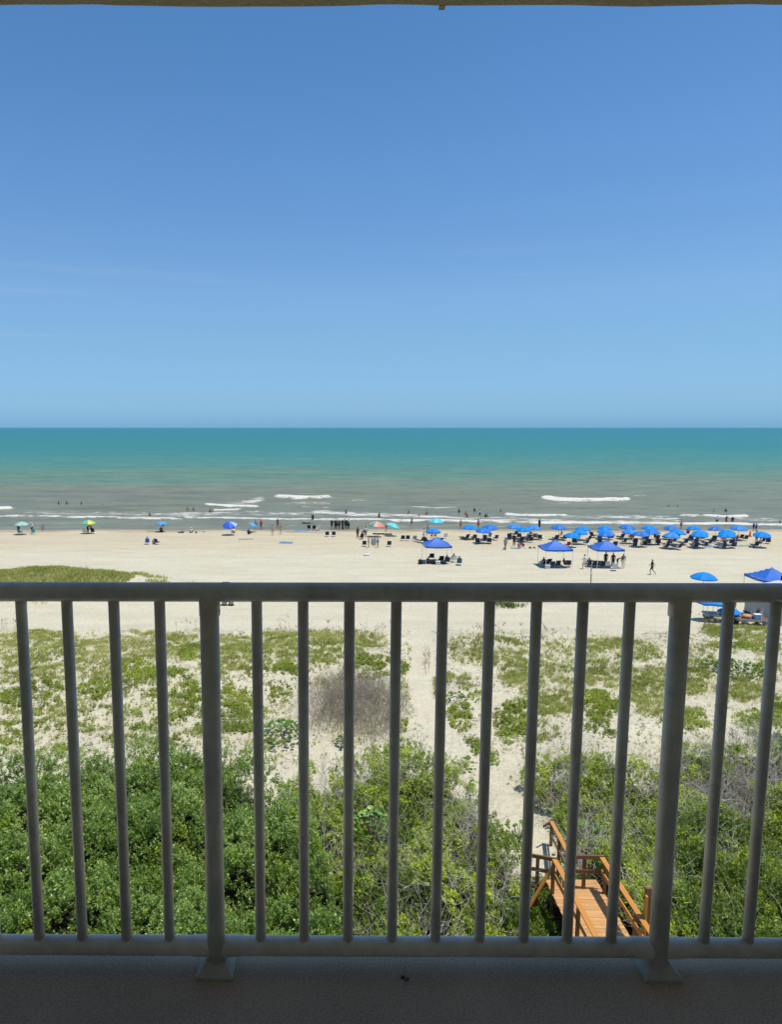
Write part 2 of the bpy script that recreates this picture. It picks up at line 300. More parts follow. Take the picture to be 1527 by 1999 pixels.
M_grey = simple('grey_metal', (.32, .33, .34), .45, .1, 10, .3)
M_navy = simple('navy_chair_fabric', (.012, .022, .075), .8, .2, 9)
M_dark = simple('black_cloth', (.012, .013, .016), .8, .2, 9)
M_pole = simple('pale_wood_pole', (.5, .42, .3), .6, .1, 10)

# ------------------------------------------------------------ object helpers
def tag(o, label=None, cat=None, group=None, kind=None):
    if label: o['label'] = label
    if cat: o['category'] = cat
    if group: o['group'] = group
    if kind: o['kind'] = kind
    return o
def link(o, parent=None):
    COL.objects.link(o)
    if parent is not None: o.parent = parent
    return o
def empty(name, loc=(0, 0, 0), rz=0):
    o = bpy.data.objects.new(name, None); o.location = loc; o.rotation_euler = (0, 0, rz); o.empty_display_size = .1
    return link(o)
def mobj(name, me, mat=None, parent=None, loc=(0, 0, 0), rot=(0, 0, 0)):
    o = bpy.data.objects.new(name, me)
    if mat is not None:
        if len(me.materials) == 0: me.materials.append(None)
        o.material_slots[0].link = 'OBJECT'; o.material_slots[0].material = mat
    o.location = loc; o.rotation_euler = rot
    return link(o, parent)
def bm_mesh(name, bm, smooth=False):
    me = bpy.data.meshes.new(name); bm.normal_update(); bm.to_mesh(me); bm.free()
    if smooth:
        me.polygons.foreach_set('use_smooth', [True] * len(me.polygons))
    return me
def add_box(bm, c, s, rot=None, bev=0):
    M = Matrix.Translation(Vector(c)) @ ((rot.to_4x4() if rot is not None else Matrix.Identity(4))) @ Matrix.Diagonal((*s, 1))
    r = bmesh.ops.create_cube(bm, size=1, matrix=M)
    if bev:
        es = list({e for v in r['verts'] for e in v.link_edges})
        bmesh.ops.bevel(bm, geom=es, offset=bev, segments=1, affect='EDGES')
def frame(d):
    d = Vector(d).normalized(); a = Vector((0, 0, 1)) if abs(d.z) < .9 else Vector((1, 0, 0))
    u = d.cross(a).normalized(); return d, u, u.cross(d)
def add_tube(bm, pts, r, n=8, caps=True):
    pts = [Vector(p) for p in pts]; rs = r if isinstance(r, (list, tuple)) else [r] * len(pts)
    rings = []
    for i, p in enumerate(pts):
        d = (pts[min(i + 1, len(pts) - 1)] - pts[max(i - 1, 0)])
        _, u, v = frame(d)
        rings.append([bm.verts.new(p + (u * math.cos(2 * math.pi * k / n) + v * math.sin(2 * math.pi * k / n)) * rs[i]) for k in range(n)])
    for a, b in zip(rings[:-1], rings[1:]):
        for k in range(n):
            bm.faces.new((a[k], a[(k + 1) % n], b[(k + 1) % n], b[k]))
    if caps:
        bm.faces.new(rings[0][::-1]); bm.faces.new(rings[-1])
def beam(a, b, wd, th, up=(0, 0, 1), bev=.006):
    """a bevelled board from a to b, with its own local frame along X"""
    a, b = Vector(a), Vector(b); d = (b - a); L = d.length; d.normalize()
    u = Vector(up); s = d.cross(u).normalized(); u = s.cross(d)
    bm = bmesh.new(); add_box(bm, (0, 0, 0), (L, wd, th), None, bev)
    me = bm_mesh('beam', bm)
    M = Matrix((d, s, u)).transposed().to_4x4(); M.translation = (a + b) / 2
    return me, M
def beam_obj(name, a, b, wd, th, mat, parent, up=(0, 0, 1)):
    me, M = beam(a, b, wd, th, up)
    o = mobj(name, me, mat, parent); o.matrix_basis = (parent.matrix_basis.inverted() @ M) if parent is not None else M
    return o
def copy_tree(o, parent=None):
    c = o.copy(); COL.objects.link(c); c.parent = parent
    for ch in o.children:
        d = ch.copy(); COL.objects.link(d); d.parent = c
        for g in ch.children:
            e = g.copy(); COL.objects.link(e); e.parent = d
    return c
def quad_mesh(name, V, Fq, tint=None, smooth=False):
    me = bpy.data.meshes.new(name); nf, k = Fq.shape
    me.vertices.add(len(V)); me.vertices.foreach_set('co', np.ascontiguousarray(V, dtype=np.float32).ravel())
    me.loops.add(nf * k); me.loops.foreach_set('vertex_index', np.ascontiguousarray(Fq, dtype=np.int32).ravel())
    me.polygons.add(nf); me.polygons.foreach_set('loop_start', np.arange(0, nf * k, k, dtype=np.int32))
    me.update(calc_edges=True)
    if tint is not None:
        a = me.attributes.new('tint', 'FLOAT', 'FACE'); a.data.foreach_set('value', np.ascontiguousarray(tint, dtype=np.float32))
    if smooth: me.polygons.foreach_set('use_smooth', np.ones(nf, bool))
    return me
def rotmats(az, tilt, taz):
    """spin about z, then lean by tilt towards azimuth taz"""
    ca, sa = np.cos(az), np.sin(az); Z = np.zeros_like(az); O = np.ones_like(az)
    S = np.stack([np.stack([ca, -sa, Z], -1), np.stack([sa, ca, Z], -1), np.stack([Z, Z, O], -1)], 1)
    kx, ky = -np.sin(taz), np.cos(taz); c, s = np.cos(tilt), np.sin(tilt); t = 1 - c
    T = np.stack([np.stack([c + kx * kx * t, kx * ky * t, ky * s], -1), np.stack([kx * ky * t, c + ky * ky * t, -kx * s], -1), np.stack([-ky * s, kx * s, c], -1)], 1)
    return T @ S
def scatter(name, templates, pts, rot, scl, tint, mat, tvar=.18):
    """join many copies of small templates into ONE mesh of leaf-sized faces"""
    which = RNG.integers(0, len(templates), len(pts)); Vs, Fs, Ts = [], [], []; off = 0
    for i, (tv, tf) in enumerate(templates):
        s = which == i; m = int(s.sum())
        if not m: continue
        v = np.einsum('mij,nj->mni', rot[s], tv) * scl[s][:, None, None] + pts[s][:, None, :]
        f = tf[None] + (np.arange(m) * len(tv))[:, None, None] + off
        Vs.append(v.reshape(-1, 3)); Fs.append(f.reshape(-1, tf.shape[1]))
        Ts.append((tint[s][:, None] + RNG.normal(0, tvar, (m, len(tf)))).ravel()); off += m * len(tv)
    me = quad_mesh(name, np.concatenate(Vs), np.concatenate(Fs), np.clip(np.concatenate(Ts), 0, 1))
    me.materials.append(mat)
    o = bpy.data.objects.new(name, me); return link(o)
def leaf_quad(base, dirv, L, Wd, nrm_jit=.4):
    d = np.array(dirv, float); d /= np.linalg.norm(d)
    up = np.array([0, 0, 1.0]) + RNG.normal(0, nrm_jit, 3); s = np.cross(d, up); s /= np.linalg.norm(s) + 1e-9; n_ = np.cross(s, d)
    b = np.array(base, float)
    return [b, b + d * L * .5 + s * Wd / 2 + n_ * Wd * .12, b + d * L, b + d * L * .5 - s * Wd / 2 + n_ * Wd * .12]
def shoot_tpl(nl, hgt, L, Wd, el=(.2, .9)):
    V = []; 
    for k in range(nl):
        t = (k + .5) / nl; a = k * 2.4 + RNG.random(); e = el[0] + (el[1] - el[0]) * t + RNG.normal(0, .15)
        lf = L * (1.15 - .5 * t) * RNG.uniform(.8, 1.2)
        V += leaf_quad((0, 0, hgt * t), (math.cos(a) * math.cos(e), math.sin(a) * math.cos(e), math.sin(e)), lf, lf * Wd)
    return np.array(V), np.arange(nl * 4).reshape(nl, 4)
def tuft_tpl(nb, hgt, wd, spread=.5, r=.06, simple_=False):
    V, Fc = [], []
    for k in range(nb):
        a = RNG.uniform(0, 6.28); rr = r * RNG.random() ** .5; b = np.array([math.cos(a) * rr, math.sin(a) * rr, -.02])
        a2 = a + RNG.normal(0, .8); le = spread * RNG.uniform(.2, 1); h = hgt * RNG.uniform(.6, 1.1)
        o = np.array([math.cos(a2), math.sin(a2), 0]); s = np.array([-o[1], o[0], 0]) * wd / 2
        m_ = b + o * h * le * .35 + np.array([0, 0, h * .6]); t = b + o * h * le + np.array([0, 0, h * (1 - .25 * le)])
        if simple_:
            i = len(V); V += [b - s * .7, m_ - s * .9, t, m_ + s * .9 + s * .2]; Fc.append([i, i + 3, i + 2, i + 1]); continue
        i = len(V); V += [b - s, b + s, m_ + s * .8, m_ - s * .8, t + s * .15, t - s * .15]
        Fc += [[i, i + 1, i + 2, i + 3], [i + 3, i + 2, i + 4, i + 5]]
    return np.array(V), np.array(Fc)
def twig_tpl(L, r0, bends=2, fork=True):
    V, Fc = [], []
    def limb(p, d, L, r):
        pts = [p]; d = np.array(d, float)
        for k in range(bends):
            d = d + RNG.normal(0, .28, 3); d /= np.linalg.norm(d); pts.append(pts[-1] + d * L / bends)
        i0 = len(V)
        for k, q in enumerate(pts):
            rr = r * (1 - .65 * k / bends); _, u, v = frame(d); u, v = np.array(u), np.array(v)
            for j in range(3): V.append(q + (u * math.cos(2.094 * j) + v * math.sin(2.094 * j)) * rr)
        for k in range(bends):
            for j in range(3): Fc.append([i0 + 3 * k + j, i0 + 3 * k + (j + 1) % 3, i0 + 3 * k + 3 + (j + 1) % 3, i0 + 3 * k + 3 + j])
        return pts, d
    pts, d = limb(np.zeros(3), (0, 0, 1), L, r0)
    if fork:
        for q in range(2):
            a = RNG.uniform(0, 6.28); limb(pts[1 + q], (math.cos(a) * .9, math.sin(a) * .9, .8), L * .55, r0 * .6)
    return np.array(V), np.array(Fc)

# ------------------------------------------------------------ ground
GREEN_POLY = [(-700, 1484), (0, 1466), (60, 1460), (130, 1468), (180, 1448), (260, 1434), (330, 1440), (400, 1428), (440, 1434), (480, 1478), (560, 1526), (600, 1575), (625, 1640), (650, 1700), (700, 1860), (720, 2600), (-700, 2600)]
MID_POLY = [(440, 1450), (500, 1520), (560, 1510), (620, 1492), (680, 1478), (740, 1450), (790, 1446), (850, 1470), (905, 1498), (940, 1545), (985, 1590), (1012, 1640), (1018, 1720), (1005, 1780), (1015, 1860), (1000, 2600), (600, 2600), (560, 1600)]
RIGHT_POLY = [(1002, 1478), (1060, 1462), (1130, 1452), (1200, 1474), (1290, 1472), (1330, 1440), (1400, 1430), (1470, 1425), (1540, 1420), (2100, 1420), (2200, 2600), (1290, 2600), (1250, 1800), (1190, 1690), (1110, 1640), (1075, 1625), (1040, 1600), (1010, 1560), (996, 1530)]
def build_ground():
    xs = np.unique(np.concatenate([np.linspace(-900, -62, 34), np.arange(-62, -18, .8), np.arange(-18, 30, .3), np.arange(30, 82, .8), np.linspace(82, 900, 34)]))
    ys = np.concatenate([np.linspace(-60, 10, 24), np.arange(10.3, 56, .34), np.arange(56, 80, .5), np.arange(80, 126, .8), np.linspace(127, 400, 30)])
    X, Y = np.meshgrid(xs, ys); Z = terrain(X, Y)
    V = np.stack([X.ravel(), Y.ravel(), Z.ravel()], 1); nx, ny = len(xs), len(ys)
    i = np.arange((ny - 1) * (nx - 1)); r_, c_ = i // (nx - 1), i % (nx - 1); a = r_ * nx + c_
    me = quad_mesh('sand_ground', V, np.stack([a, a + 1, a + 1 + nx, a + nx], 1), None, True)
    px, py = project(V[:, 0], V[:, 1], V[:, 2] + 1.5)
    litter_shade = (inpoly(px, py, GREEN_POLY) | inpoly(px, py, MID_POLY) | inpoly(px, py, RIGHT_POLY)) & (V[:, 1] < 32) & (V[:, 1] > 8)
    litter_shade = litter_shade.astype(float) * sstep(.9, 1.5, ptd(V[:, 0], V[:, 1], PATH) + 1.2 * (fbm(V[:, 0], V[:, 1], .8, 150, 2) - .5))
    litter_shade[(px < -380) | (px > 2010)] = 0
    litter_shade[(V[:, 1] <= 13)] = 0
    litter_shade[(V[:, 0] > 5.3) & (V[:, 0] < 9.0) & (V[:, 1] < 19.6)] = 1.0  # ground below and beside the boardwalk darkened to paint in its shade
    at = me.attributes.new('litter', 'FLOAT', 'POINT'); at.data.foreach_set('value', litter_shade.astype(np.float32))
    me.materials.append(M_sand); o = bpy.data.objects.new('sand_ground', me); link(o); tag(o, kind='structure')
build_ground()

# ------------------------------------------------------------ sea with swell and breakers
FOAM = [  # polyline in photo pixels, half thickness in photo pixels, strength
    ([(-60, 994), (0, 993), (18, 992)], 2.6, 1.0), ([(405, 986), (440, 988), (500, 989)], 2.2, .9), ([(420, 995), (440, 995), (465, 993)], 2.2, .9),
    ([(541, 969), (580, 972), (612, 972), (640, 970)], 3.0, 1.1), ([(455, 982), (490, 979), (505, 975)], 4.5, .62), ([(560, 983), (600, 981), (640, 982)], 3.5, .5),
    ([(1065, 972), (1100, 975), (1160, 976), (1225, 974)], 3.2, 1.1), ([(1190, 968), (1260, 969)], 1.2, .45),
    ([(-300, 1006), (0, 1008), (130, 1010), (250, 1011), (355, 1013)], 2.0, .85), ([(365, 1010), (480, 1013), (620, 1015), (780, 1017), (900, 1018), (1050, 1019)], 2.4, .8),
    ([(60, 1003), (200, 1004), (340, 1006), (480, 1001), (560, 1003), (620, 1003)], 5.5, .52), ([(620, 1000), (700, 1004), (790, 1006), (900, 1012)], 4.2, .75),
    ([(992, 1003), (1010, 1006), (1060, 1008), (1105, 1007)], 2.8, 1.0), ([(1105, 1010), (1180, 1010), (1250, 1011), (1320, 1014)], 5.5, .52), ([(890, 1013), (990, 1014), (1100, 1018)], 3.6, .55),
    ([(1040, 1020), (1180, 1020), (1300, 1021), (1420, 1022), (1527, 1024), (1800, 1026)], 3.0, .9), ([(1333, 1007), (1365, 1008)], 2, 1.0), ([(1375, 1007), (1410, 1009), (1457, 1009)], 2.2, 1.0),
    ([(805, 990), (850, 993), (890, 992)], 1.5, .7), ([(1440, 1014), (1527, 1016)], 3.5, .55), ([(1060, 980), (1150, 984), (1240, 980)], 3.5, .36), ([(0, 1000), (120, 998), (300, 1003)], 3, .42), ([(0, 1021), (300, 1024), (700, 1027), (1200, 1030)], 1.0, .34), ([(640, 973), (720, 978), (780, 975)], 2.5, .34), ([(0, 1029), (25, 1029)], 2, .3), ([(1195, 1034), (1290, 1032)], 1.2, .4),
    ([(590, 990), (640, 992)], 1.4, .45), ([(780, 972), (850, 971)], 1.2, .3)]
def build_sea():
    xs = np.unique(np.concatenate([-np.geomspace(66, 30000, 36), np.arange(-66, 96, .68), np.geomspace(96, 30000, 36)]))
    ys = np.concatenate([np.arange(106, 172, .33), np.geomspace(172.5, 600, 150), np.geomspace(610, 40000, 60)])
    X, Y = np.meshgrid(xs, ys)
    Yw = Y + 9 * (fbm(X, Y * 0 + 5, 45, 2, 3) - .5)
    nearf = sstep(112, 122, Y); 
    sw = np.sin(Yw * 2 * math.pi / 17.0 + 2.4 * fbm(X, Y, 40, 4, 2) * 3)
    amp = .20 * nearf * np.clip(1 - (Y - 150) / 800, .25, 1) * (.3 + 1.2 * fbm(X, Y, 28, 8, 2))
    Z = SEA + amp * (np.maximum(sw, -.4) ** 1) + .05 * nearf * (fbm(X, Y, 3.0, 12, 3) - .5) * 2
    px, py = project(X, Y, np.full_like(X, SEA))
    foam = np.zeros_like(X)
    ok = (Y < 260)
    wob = (fbm(X, Y, 5.5, 21, 3) - .5) * 5 + (fbm(X, Y, 1.8, 23, 2) - .5) * 2.4
    for poly, th, st in FOAM:
        d = ptd(px[ok], (py[ok] + wob[ok] * .55) * 3, [(a, b * 3) for a, b in poly]) / 3
        foam[ok] = np.maximum(foam[ok], st * np.clip(1.25 - d / th, 0, 1) ** .8)
    Z += .35 * sstep(.75, 1.1, foam) * (Y > 118)
    foam = foam * .66 * (.62 + .76 * np.where(ok, fbm(X, Y, 7.0, 27, 3), .5))
    V = np.stack([X.ravel(), Y.ravel(), Z.ravel()], 1); nx, ny = len(xs), len(ys)
    i = np.arange((ny - 1) * (nx - 1)); r_, c_ = i // (nx - 1), i % (nx - 1); a = r_ * nx + c_
    me = quad_mesh('sea', V, np.stack([a, a + 1, a + 1 + nx, a + nx], 1), None, True)
    at = me.attributes.new('foam', 'FLOAT', 'POINT'); at.data.foreach_set('value', foam.ravel().astype(np.float32))
    me.materials.append(M_water); o = bpy.data.objects.new('sea', me); link(o); tag(o, kind='structure')
build_sea()

# ------------------------------------------------------------ balcony: slabs, walls, railing
FZ = H - 1.49                      # balcony floor level
YR = 1.735                         # distance to the railing
def balcony():
    bm = bmesh.new(); add_box(bm, (0, .6, FZ - .1), (5.2, 2.5, .2), None, .01); o = mobj('balcony_floor', bm_mesh('balcony_floor', bm), M_floor); tag(o, kind='structure')
    # ceiling slab, its front lip uneven where the stucco is worn
    bm = bmesh.new(); n = 120; zc = FZ + 2.532; yf = 1.862
    rows = []
    for k in range(n + 1):
        x = -2.6 + 5.2 * k / n
        j = float(fbm(np.array([x]), np.array([0.]), .22, 31, 3)[0] - .5) * .012
        rows.append([bm.verts.new(p) for p in ((x, -.65, zc), (x, yf - .02, zc + j), (x, yf, zc + .01 + j), (x, yf, zc + .2), (x, -.65, zc + .2))])
    for a, b in zip(rows[:-1], rows[1:]):
        for q in range(5): bm.faces.new((a[q], a[(q + 1) % 5], b[(q + 1) % 5], b[q]))
    bm.faces.new(rows[0][::-1]); bm.faces.new(rows[-1])
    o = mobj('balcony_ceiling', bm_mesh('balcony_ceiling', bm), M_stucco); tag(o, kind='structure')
    bm = bmesh.new(); add_box(bm, ((863 - PX) / F * 1.712, yf - .010, zc + .001), (.016, .02, .003), None, .001); mobj('drip_edge_tab', bm_mesh('drip_edge_tab', bm), M_stucco, o)
    for sx, nm in ((-1, 'balcony_wall_left'), (1, 'balcony_wall_right')):
        bm = bmesh.new(); add_box(bm, (sx * 2.7, .6, FZ + 1.17), (.2, 2.5, 2.75)); o = mobj(nm, bm_mesh(nm, bm), M_wall); tag(o, kind='structure')
    bm = bmesh.new(); add_box(bm, (0, -4.66, 14), (34, 8, 28)); o = mobj('building_wall', bm_mesh('building_wall', bm), M_wall); tag(o, kind='structure')
balcony()

def railing():
    yaw = -R(.36)
    root = empty('balcony_railing', (0, YR, FZ), yaw)
    tag(root, 'grey painted tubular balcony railing with round balusters across the whole view', 'railing')
    x0, dx = -.2945, .1224        # left post, baluster pitch  (from the photo)
    d_ax = YR * cp + .44 * sp
    x0 = (409 - PX) / F * d_ax; dx = (1327 - 409) / 10 / F * d_ax
    ZT, ZB, RR = 1.066, .063, .0252
    def tube(name, pts, r, n=20):
        bm = bmesh.new(); add_tube(bm, pts, r, n); me = bm_mesh(name, bm, True)
        return mobj(name, me, M_rail, root)
    tube('top_rail', [(-2.58, 0, ZT), (2.58, 0, ZT)], RR, 32)
    tube('bottom_rail', [(-2.58, 0, ZB), (2.58, 0, ZB)], RR, 32)
    bm = bmesh.new(); add_tube(bm, [(0, 0, ZB + .012), (0, 0, ZT - .012)], .0142, 20); bal = bm_mesh('baluster', bm, True)
    bm = bmesh.new(); add_tube(bm, [(0, 0, .02), (0, 0, ZT - .01)], .0250, 28); pst = bm_mesh('post', bm, True)
    bm = bmesh.new(); add_tube(bm, [(0, 0, ZT - .062), (0, 0, ZT - .060), (0, 0, ZT - .012)], [.0262, .0274, .0274], 28); cup = bm_mesh('post_collar', bm, True)
    bm = bmesh.new(); add_tube(bm, [(-.066, 0, ZB), (-.0655, 0, ZB), (.0655, 0, ZB), (.066, 0, ZB)], [.0260, .0272, .0272, .0260], 32); slv = bm_mesh('rail_sleeve', bm, True)
    bm = bmesh.new()   # pyramid flashing over the post foot
    S, s, h0, h1 = .050, .0245, .010, .036
    ring = [[bm.verts.new((sx * a, sy * a, z)) for sx, sy in ((-1, -1), (1, -1), (1, 1), (-1, 1))] for a, z in ((S, 0), (S, h0), (S - .003, h0 + .002), (s, h1))]
    for a, b in zip(ring[:-1], ring[1:]):
        for q in range(4): bm.faces.new((a[q], a[(q + 1) % 4], b[(q + 1) % 4], b[q]))
    bm.faces.new(ring[-1]); bm.faces.new(ring[0][::-1]); cov = bm_mesh('base_cover', bm)
    bm = bmesh.new(); add_tube(bm, [(0, 0, 0), (.003, 0, 0)], .0035, 8); scr = bm_mesh('set_screw', bm)
    bm = bmesh.new(); add_tube(bm, [(-.012, 0, 0), (-.008, 0, 0), (.008, 0, 0), (.012, 0, 0)], [.0250, .0265, .0265, .0250], 28)
    mobj('rail_joint', bm_mesh('rail_joint', bm, True), M_rail, root, (x0 + .042, 0, ZT))
    dep = YR * cp + 1.42 * sp
    along = lambda px_: (px_ - PX) / F * dep / (1 + (px_ - PX) / F * .00628)
    feet = [(-266, 0), (-180, 0), (-94, 0), (-9, 0), (77, 0), (161, 0), (247, 0), (331, 0), (423, 1), (509, 0), (594, 0), (679, 0), (765, 0), (850, 0), (936, 0), (1022, 0), (1107, 0), (1193, 0), (1283, 1), (1374, 0), (1460, 0), (1546, 0), (1631, 0), (1717, 0), (1803, 0), (1888, 0)]
    for px_, is_post in feet:
        x = along(px_)
        if is_post:
            pp = mobj('post', pst, M_rail, root, (x, -.009, 0))
            mobj('post_collar', cup, M_rail, root, (x, -.004, 0)); mobj('rail_sleeve', slv, M_rail, root, (x, 0, 0)); mobj('base_cover', cov, M_cover, root, (x, -.004, 0))
            mobj('set_screw', scr, M_dark, pp, (.0248, 0, ZT - .048))
        else: mobj('baluster', bal, M_rail, root, (x, 0, 0))
railing()
# a dried leaf lying on the balcony floor
p = P(792, 1912, FZ + .001)
bm = bmesh.new()
for k in range(9):
    a = k * .7; r_ = .006 + .004 * random.random()
    q = [bm.verts.new(p + Vector((math.cos(a + t) * r_ * f + .003 * math.cos(k), math.sin(a + t) * r_ * f, .0005 + .004 * random.random() * f))) for t, f in ((-.5, .4), (-.2, 1), (.3, 1.3), (.6, .5))]
    bm.faces.new(q)
add_tube(bm, [p + Vector((-.004, .004, .002)), p + Vector((-.010, .012, .003))], .0007, 5)
tag(mobj('dried_leaf', bm_mesh('dried_leaf', bm), M_dark), 'small crumpled black dried leaf lying on the balcony floor', 'leaf')

# ------------------------------------------------------------ wooden dune walkover
def walkover():
    ZD, ZR = 2.3, 3.33
    root = empty('wooden_walkover', (7.6, 15, 1.3)); tag(root, 'orange stained wooden boardwalk with handrails ending at the sand path', 'boardwalk')
    xl, xr, ye = 6.86, 8.30, 19.3
    B = lambda n_, a, b, w_, t_, m_, up=(0, 0, 1): beam_obj(n_, a, b, w_, t_, m_, root, up)
    y = 7.0; pm = None
    while y < ye:
        j = RNG.normal(0, .006)
        if pm is None:
            me, M = beam((xl - .06, y, ZD - .02), (xr + .06, y, ZD - .02), .138, .036); pm = me
        o = mobj('plank', pm, M_deck, root); o.location = Vector(((xl + xr) / 2 + j, y, ZD - .02 + RNG.normal(0, .0015))) - root.location
        o.rotation_euler = (0, 0, RNG.normal(0, .003))
        y += .146
    for x in (xl + .08, (xl + xr) / 2, xr - .08): B('joist', (x, 7, ZD - .15), (x, ye - .02, ZD - .15), .05, .22, M_oldwood)
    B('fascia_board', (xl - .05, ye + .03, ZD - .11), (xr + .05, ye + .03, ZD - .11), .04, .22, M_deck)
    # landing edge running out to the left
    B('fascia_board', (6.02, ye - .02, ZD - .1), (xl - .08, ye - .04, ZD - .1), .05, .2, M_oldwood)
    # side rails: cap, middle rail, posts
    for x, off in ((xl, -.05), (xr, .05)):
        B('handrail', (x, 7, ZR), (x, ye - .42, ZR), .15, .042, M_railwood)
        B('middle_rail', (x + off * .2, 7, ZR - .45), (x + off * .2, ye - .45, ZR - .45), .04, .14, M_railwood)
        for yy in (9.2, 11.1, 13.0, 14.9, 16.75, 18.72): B('post', (x + off, yy, 1.1), (x + off, yy, ZR - .022), .09, .09, M_oldwood, (0, 1, 0))
    # far rail across the end, at the right
    a, b = Vector((7.42, ye - .38, ZR + .0)), Vector((xr + .08, ye - .40, ZR + .0))
    B('end_rail', a, b, .05, .13, M_oldwood); B('end_rail', a - Vector((0, 0, .46)), b - Vector((0, 0, .46)), .04, .12, M_oldwood)
    B('post', (7.82, ye - .34, 1.2), (7.82, ye - .34, ZR - .08), .09, .09, M_oldwood, (0, 1, 0)); B('post', (7.42, ye - .32, 1.2), (7.42, ye - .32, ZR), .09, .09, M_oldwood, (0, 1, 0))
    # left wing rail
    a, b = P(1030, 1669, ZR), P(1088, 1679, ZR)
    B('wing_rail', a, b, .05, .12, M_oldwood); B('wing_rail', a - Vector((0, 0, .42)), b - Vector((0, 0, .42)), .04, .11, M_oldwood)
    q = a.lerp(b, .38); B('post', (q.x, q.y + .05, 1.2), (q.x, q.y + .05, ZR - .03), .085, .085, M_oldwood, (0, 1, 0))
    q = a.lerp(b, .03); B('post', (q.x, q.y + .05, 1.2), (q.x, q.y + .05, ZR - .03), .085, .085, M_oldwood, (0, 1, 0))
    # stair rail dropping to the left
    B('stair_rail', Vector((xl - .08, ye - .50, ZR - .28)), Vector((xl - 1.0, ye - .55, 1.25)), .12, .045, M_railwood)
    # descending handrail beyond the end, beside the sand path
    a = Vector((7.38, ye - .3, ZR - .02)); b = P(1077, 1604, 2.0)
    B('ramp_rail', a, b, .14, .045, M_railwood); B('ramp_rail', a - Vector((0, 0, .5)), b - Vector((0, 0, .5)), .04, .11, M_oldwood)
    c = b + Vector((-.38, -.3, -.0)); B('ramp_rail', b, c, .05, .1, M_oldwood)
    for t in (.5, .97):
        q = a.lerp(b, t); B('post', (q.x, q.y, .9), (q.x, q.y, q.z - .03), .09, .09, M_oldwood, (0, 1, 0))
    # taller weathered post by the right-hand rail
    q = P(1256, 1795, ZR - .05)
    B('tall_post', (q.x + .1, q.y, 1.2), (q.x + .1, q.y, 4.18), .16, .09, M_oldwood, (0, 1, 0)); B('tall_post', (q.x + .02, q.y - .07, 1.2), (q.x + .02, q.y - .07, 4.0), .05, .1, M_railwood, (0, 1, 0))
    B('knee_brace', (q.x + .22, q.y - .02, 3.1), (q.x + .3, q.y - .02, 3.5), .14, .06, M_railwood, (0, 1, 0))
walkover()

# ------------------------------------------------------------ vegetation
M_leafG = leaf_mat('green_shrub_leaf', (.085, .15, .018), (.205, .315, .05), (.46, .56, .17), .38, .28, .6)
M_leafY = leaf_mat('yellow_green_leaf', (.12, .19, .012), (.31, .41, .025), (.60, .66, .07), .45, .3, .45)
M_leafD = leaf_mat('myrtle_leaf', (.07, .12, .015), (.17, .25, .03), (.34, .43, .07), .5, .25, .4)
M_twig = leaf_mat('grey_twig', (.36, .32, .25), (.60, .55, .45), (.82, .77, .66), .8, 0, .2)
M_brown = leaf_mat('brown_twig', (.19, .155, .115), (.33, .28, .215), (.51, .45, .36), .8, 0, .2)
M_vine = leaf_mat('dune_vine_leaf', (.16, .20, .025), (.28, .35, .04), (.45, .50, .07), .5, .25, .35)
M_grass = leaf_mat('dune_grass_blade', (.21, .24, .045), (.37, .40, .085), (.60, .56, .24), .6, .3, .3)
M_oat = leaf_mat('sea_oat_head', (.30, .22, .10), (.42, .32, .16), (.55, .45, .25), .7, .1, .2)
M_grape = leaf_mat('sea_grape_leaf', (.05, .12, .015), (.10, .21, .025), (.22, .34, .05), .35, .25, .5)

def canopy_pts(n, poly, dens_noise=None, y0=12.5, y1=31, x0=-20, x1=32, hb=1.25, ha=1.1, lump=2.2, seed=40, depth=.55, excl=None, edge=None):
    x = RNG.uniform(x0, x1, n); y = RNG.uniform(y0, y1, n); g = terrain(x, y)
    px, py = project(x, y, g + hb + ha * .4)
    m = inpoly(px + RNG.normal(0, 6, n), py + RNG.normal(0, 6, n), poly)
    if excl is not None:
        for e in excl: m &= ~inpoly(px + RNG.normal(0, 10, n), py + RNG.normal(0, 8, n), e)
    m &= ((px > -90) & (px < 1620)) | ((px > -420) & (px < 2050) & (RNG.random(n) < .38))
    m &= ~((x > 6.2) & (x < 8.75) & (y < 19.9))
    m &= ptd(x, y, PATH) > .92
    x, y, g, px, py = x[m], y[m], g[m], px[m], py[m]
    top = hb + ha * (fbm(x, y, lump, seed, 3) - .35) * 1.5 + .35 * (fbm(x, y, .6, seed + 9, 2) - .5)
    # canopies fall away towards the open sand
    ed = np.minimum(sstep(0.5, 2.0, ptd(x, y, PATH)), 1)
    top = np.maximum(top * (.45 + .55 * ed), .25)
    dz = RNG.random(len(x)) ** 1.7 * depth
    return x, y, g + top - dz, px, py, dz
def leaves(name, tpls, pts, mat, scl=(.8, 1.25), tilt=.7, tint=None, tvar=.18):
    x, y, z = pts; n = len(x)
    return scatter(name, tpls, np.stack([x, y, z], 1), rotmats(RNG.uniform(0, 6.28, n), np.abs(RNG.normal(0, tilt, n)), RNG.uniform(0, 6.28, n)), RNG.uniform(scl[0], scl[1], n), tint if tint is not None else np.full(n, .5), mat, tvar)

SH = [shoot_tpl(12, .19, .098, .5) for _ in range(6)]
CL = [shoot_tpl(10, .16, .115, .62, (-.1, .8)) for _ in range(6)]
FN = [shoot_tpl(12, .20, .108, .40, (.3, 1.1)) for _ in range(5)]
TW = [twig_tpl(RNG.uniform(.7, 1.3), .0085) for _ in range(8)]
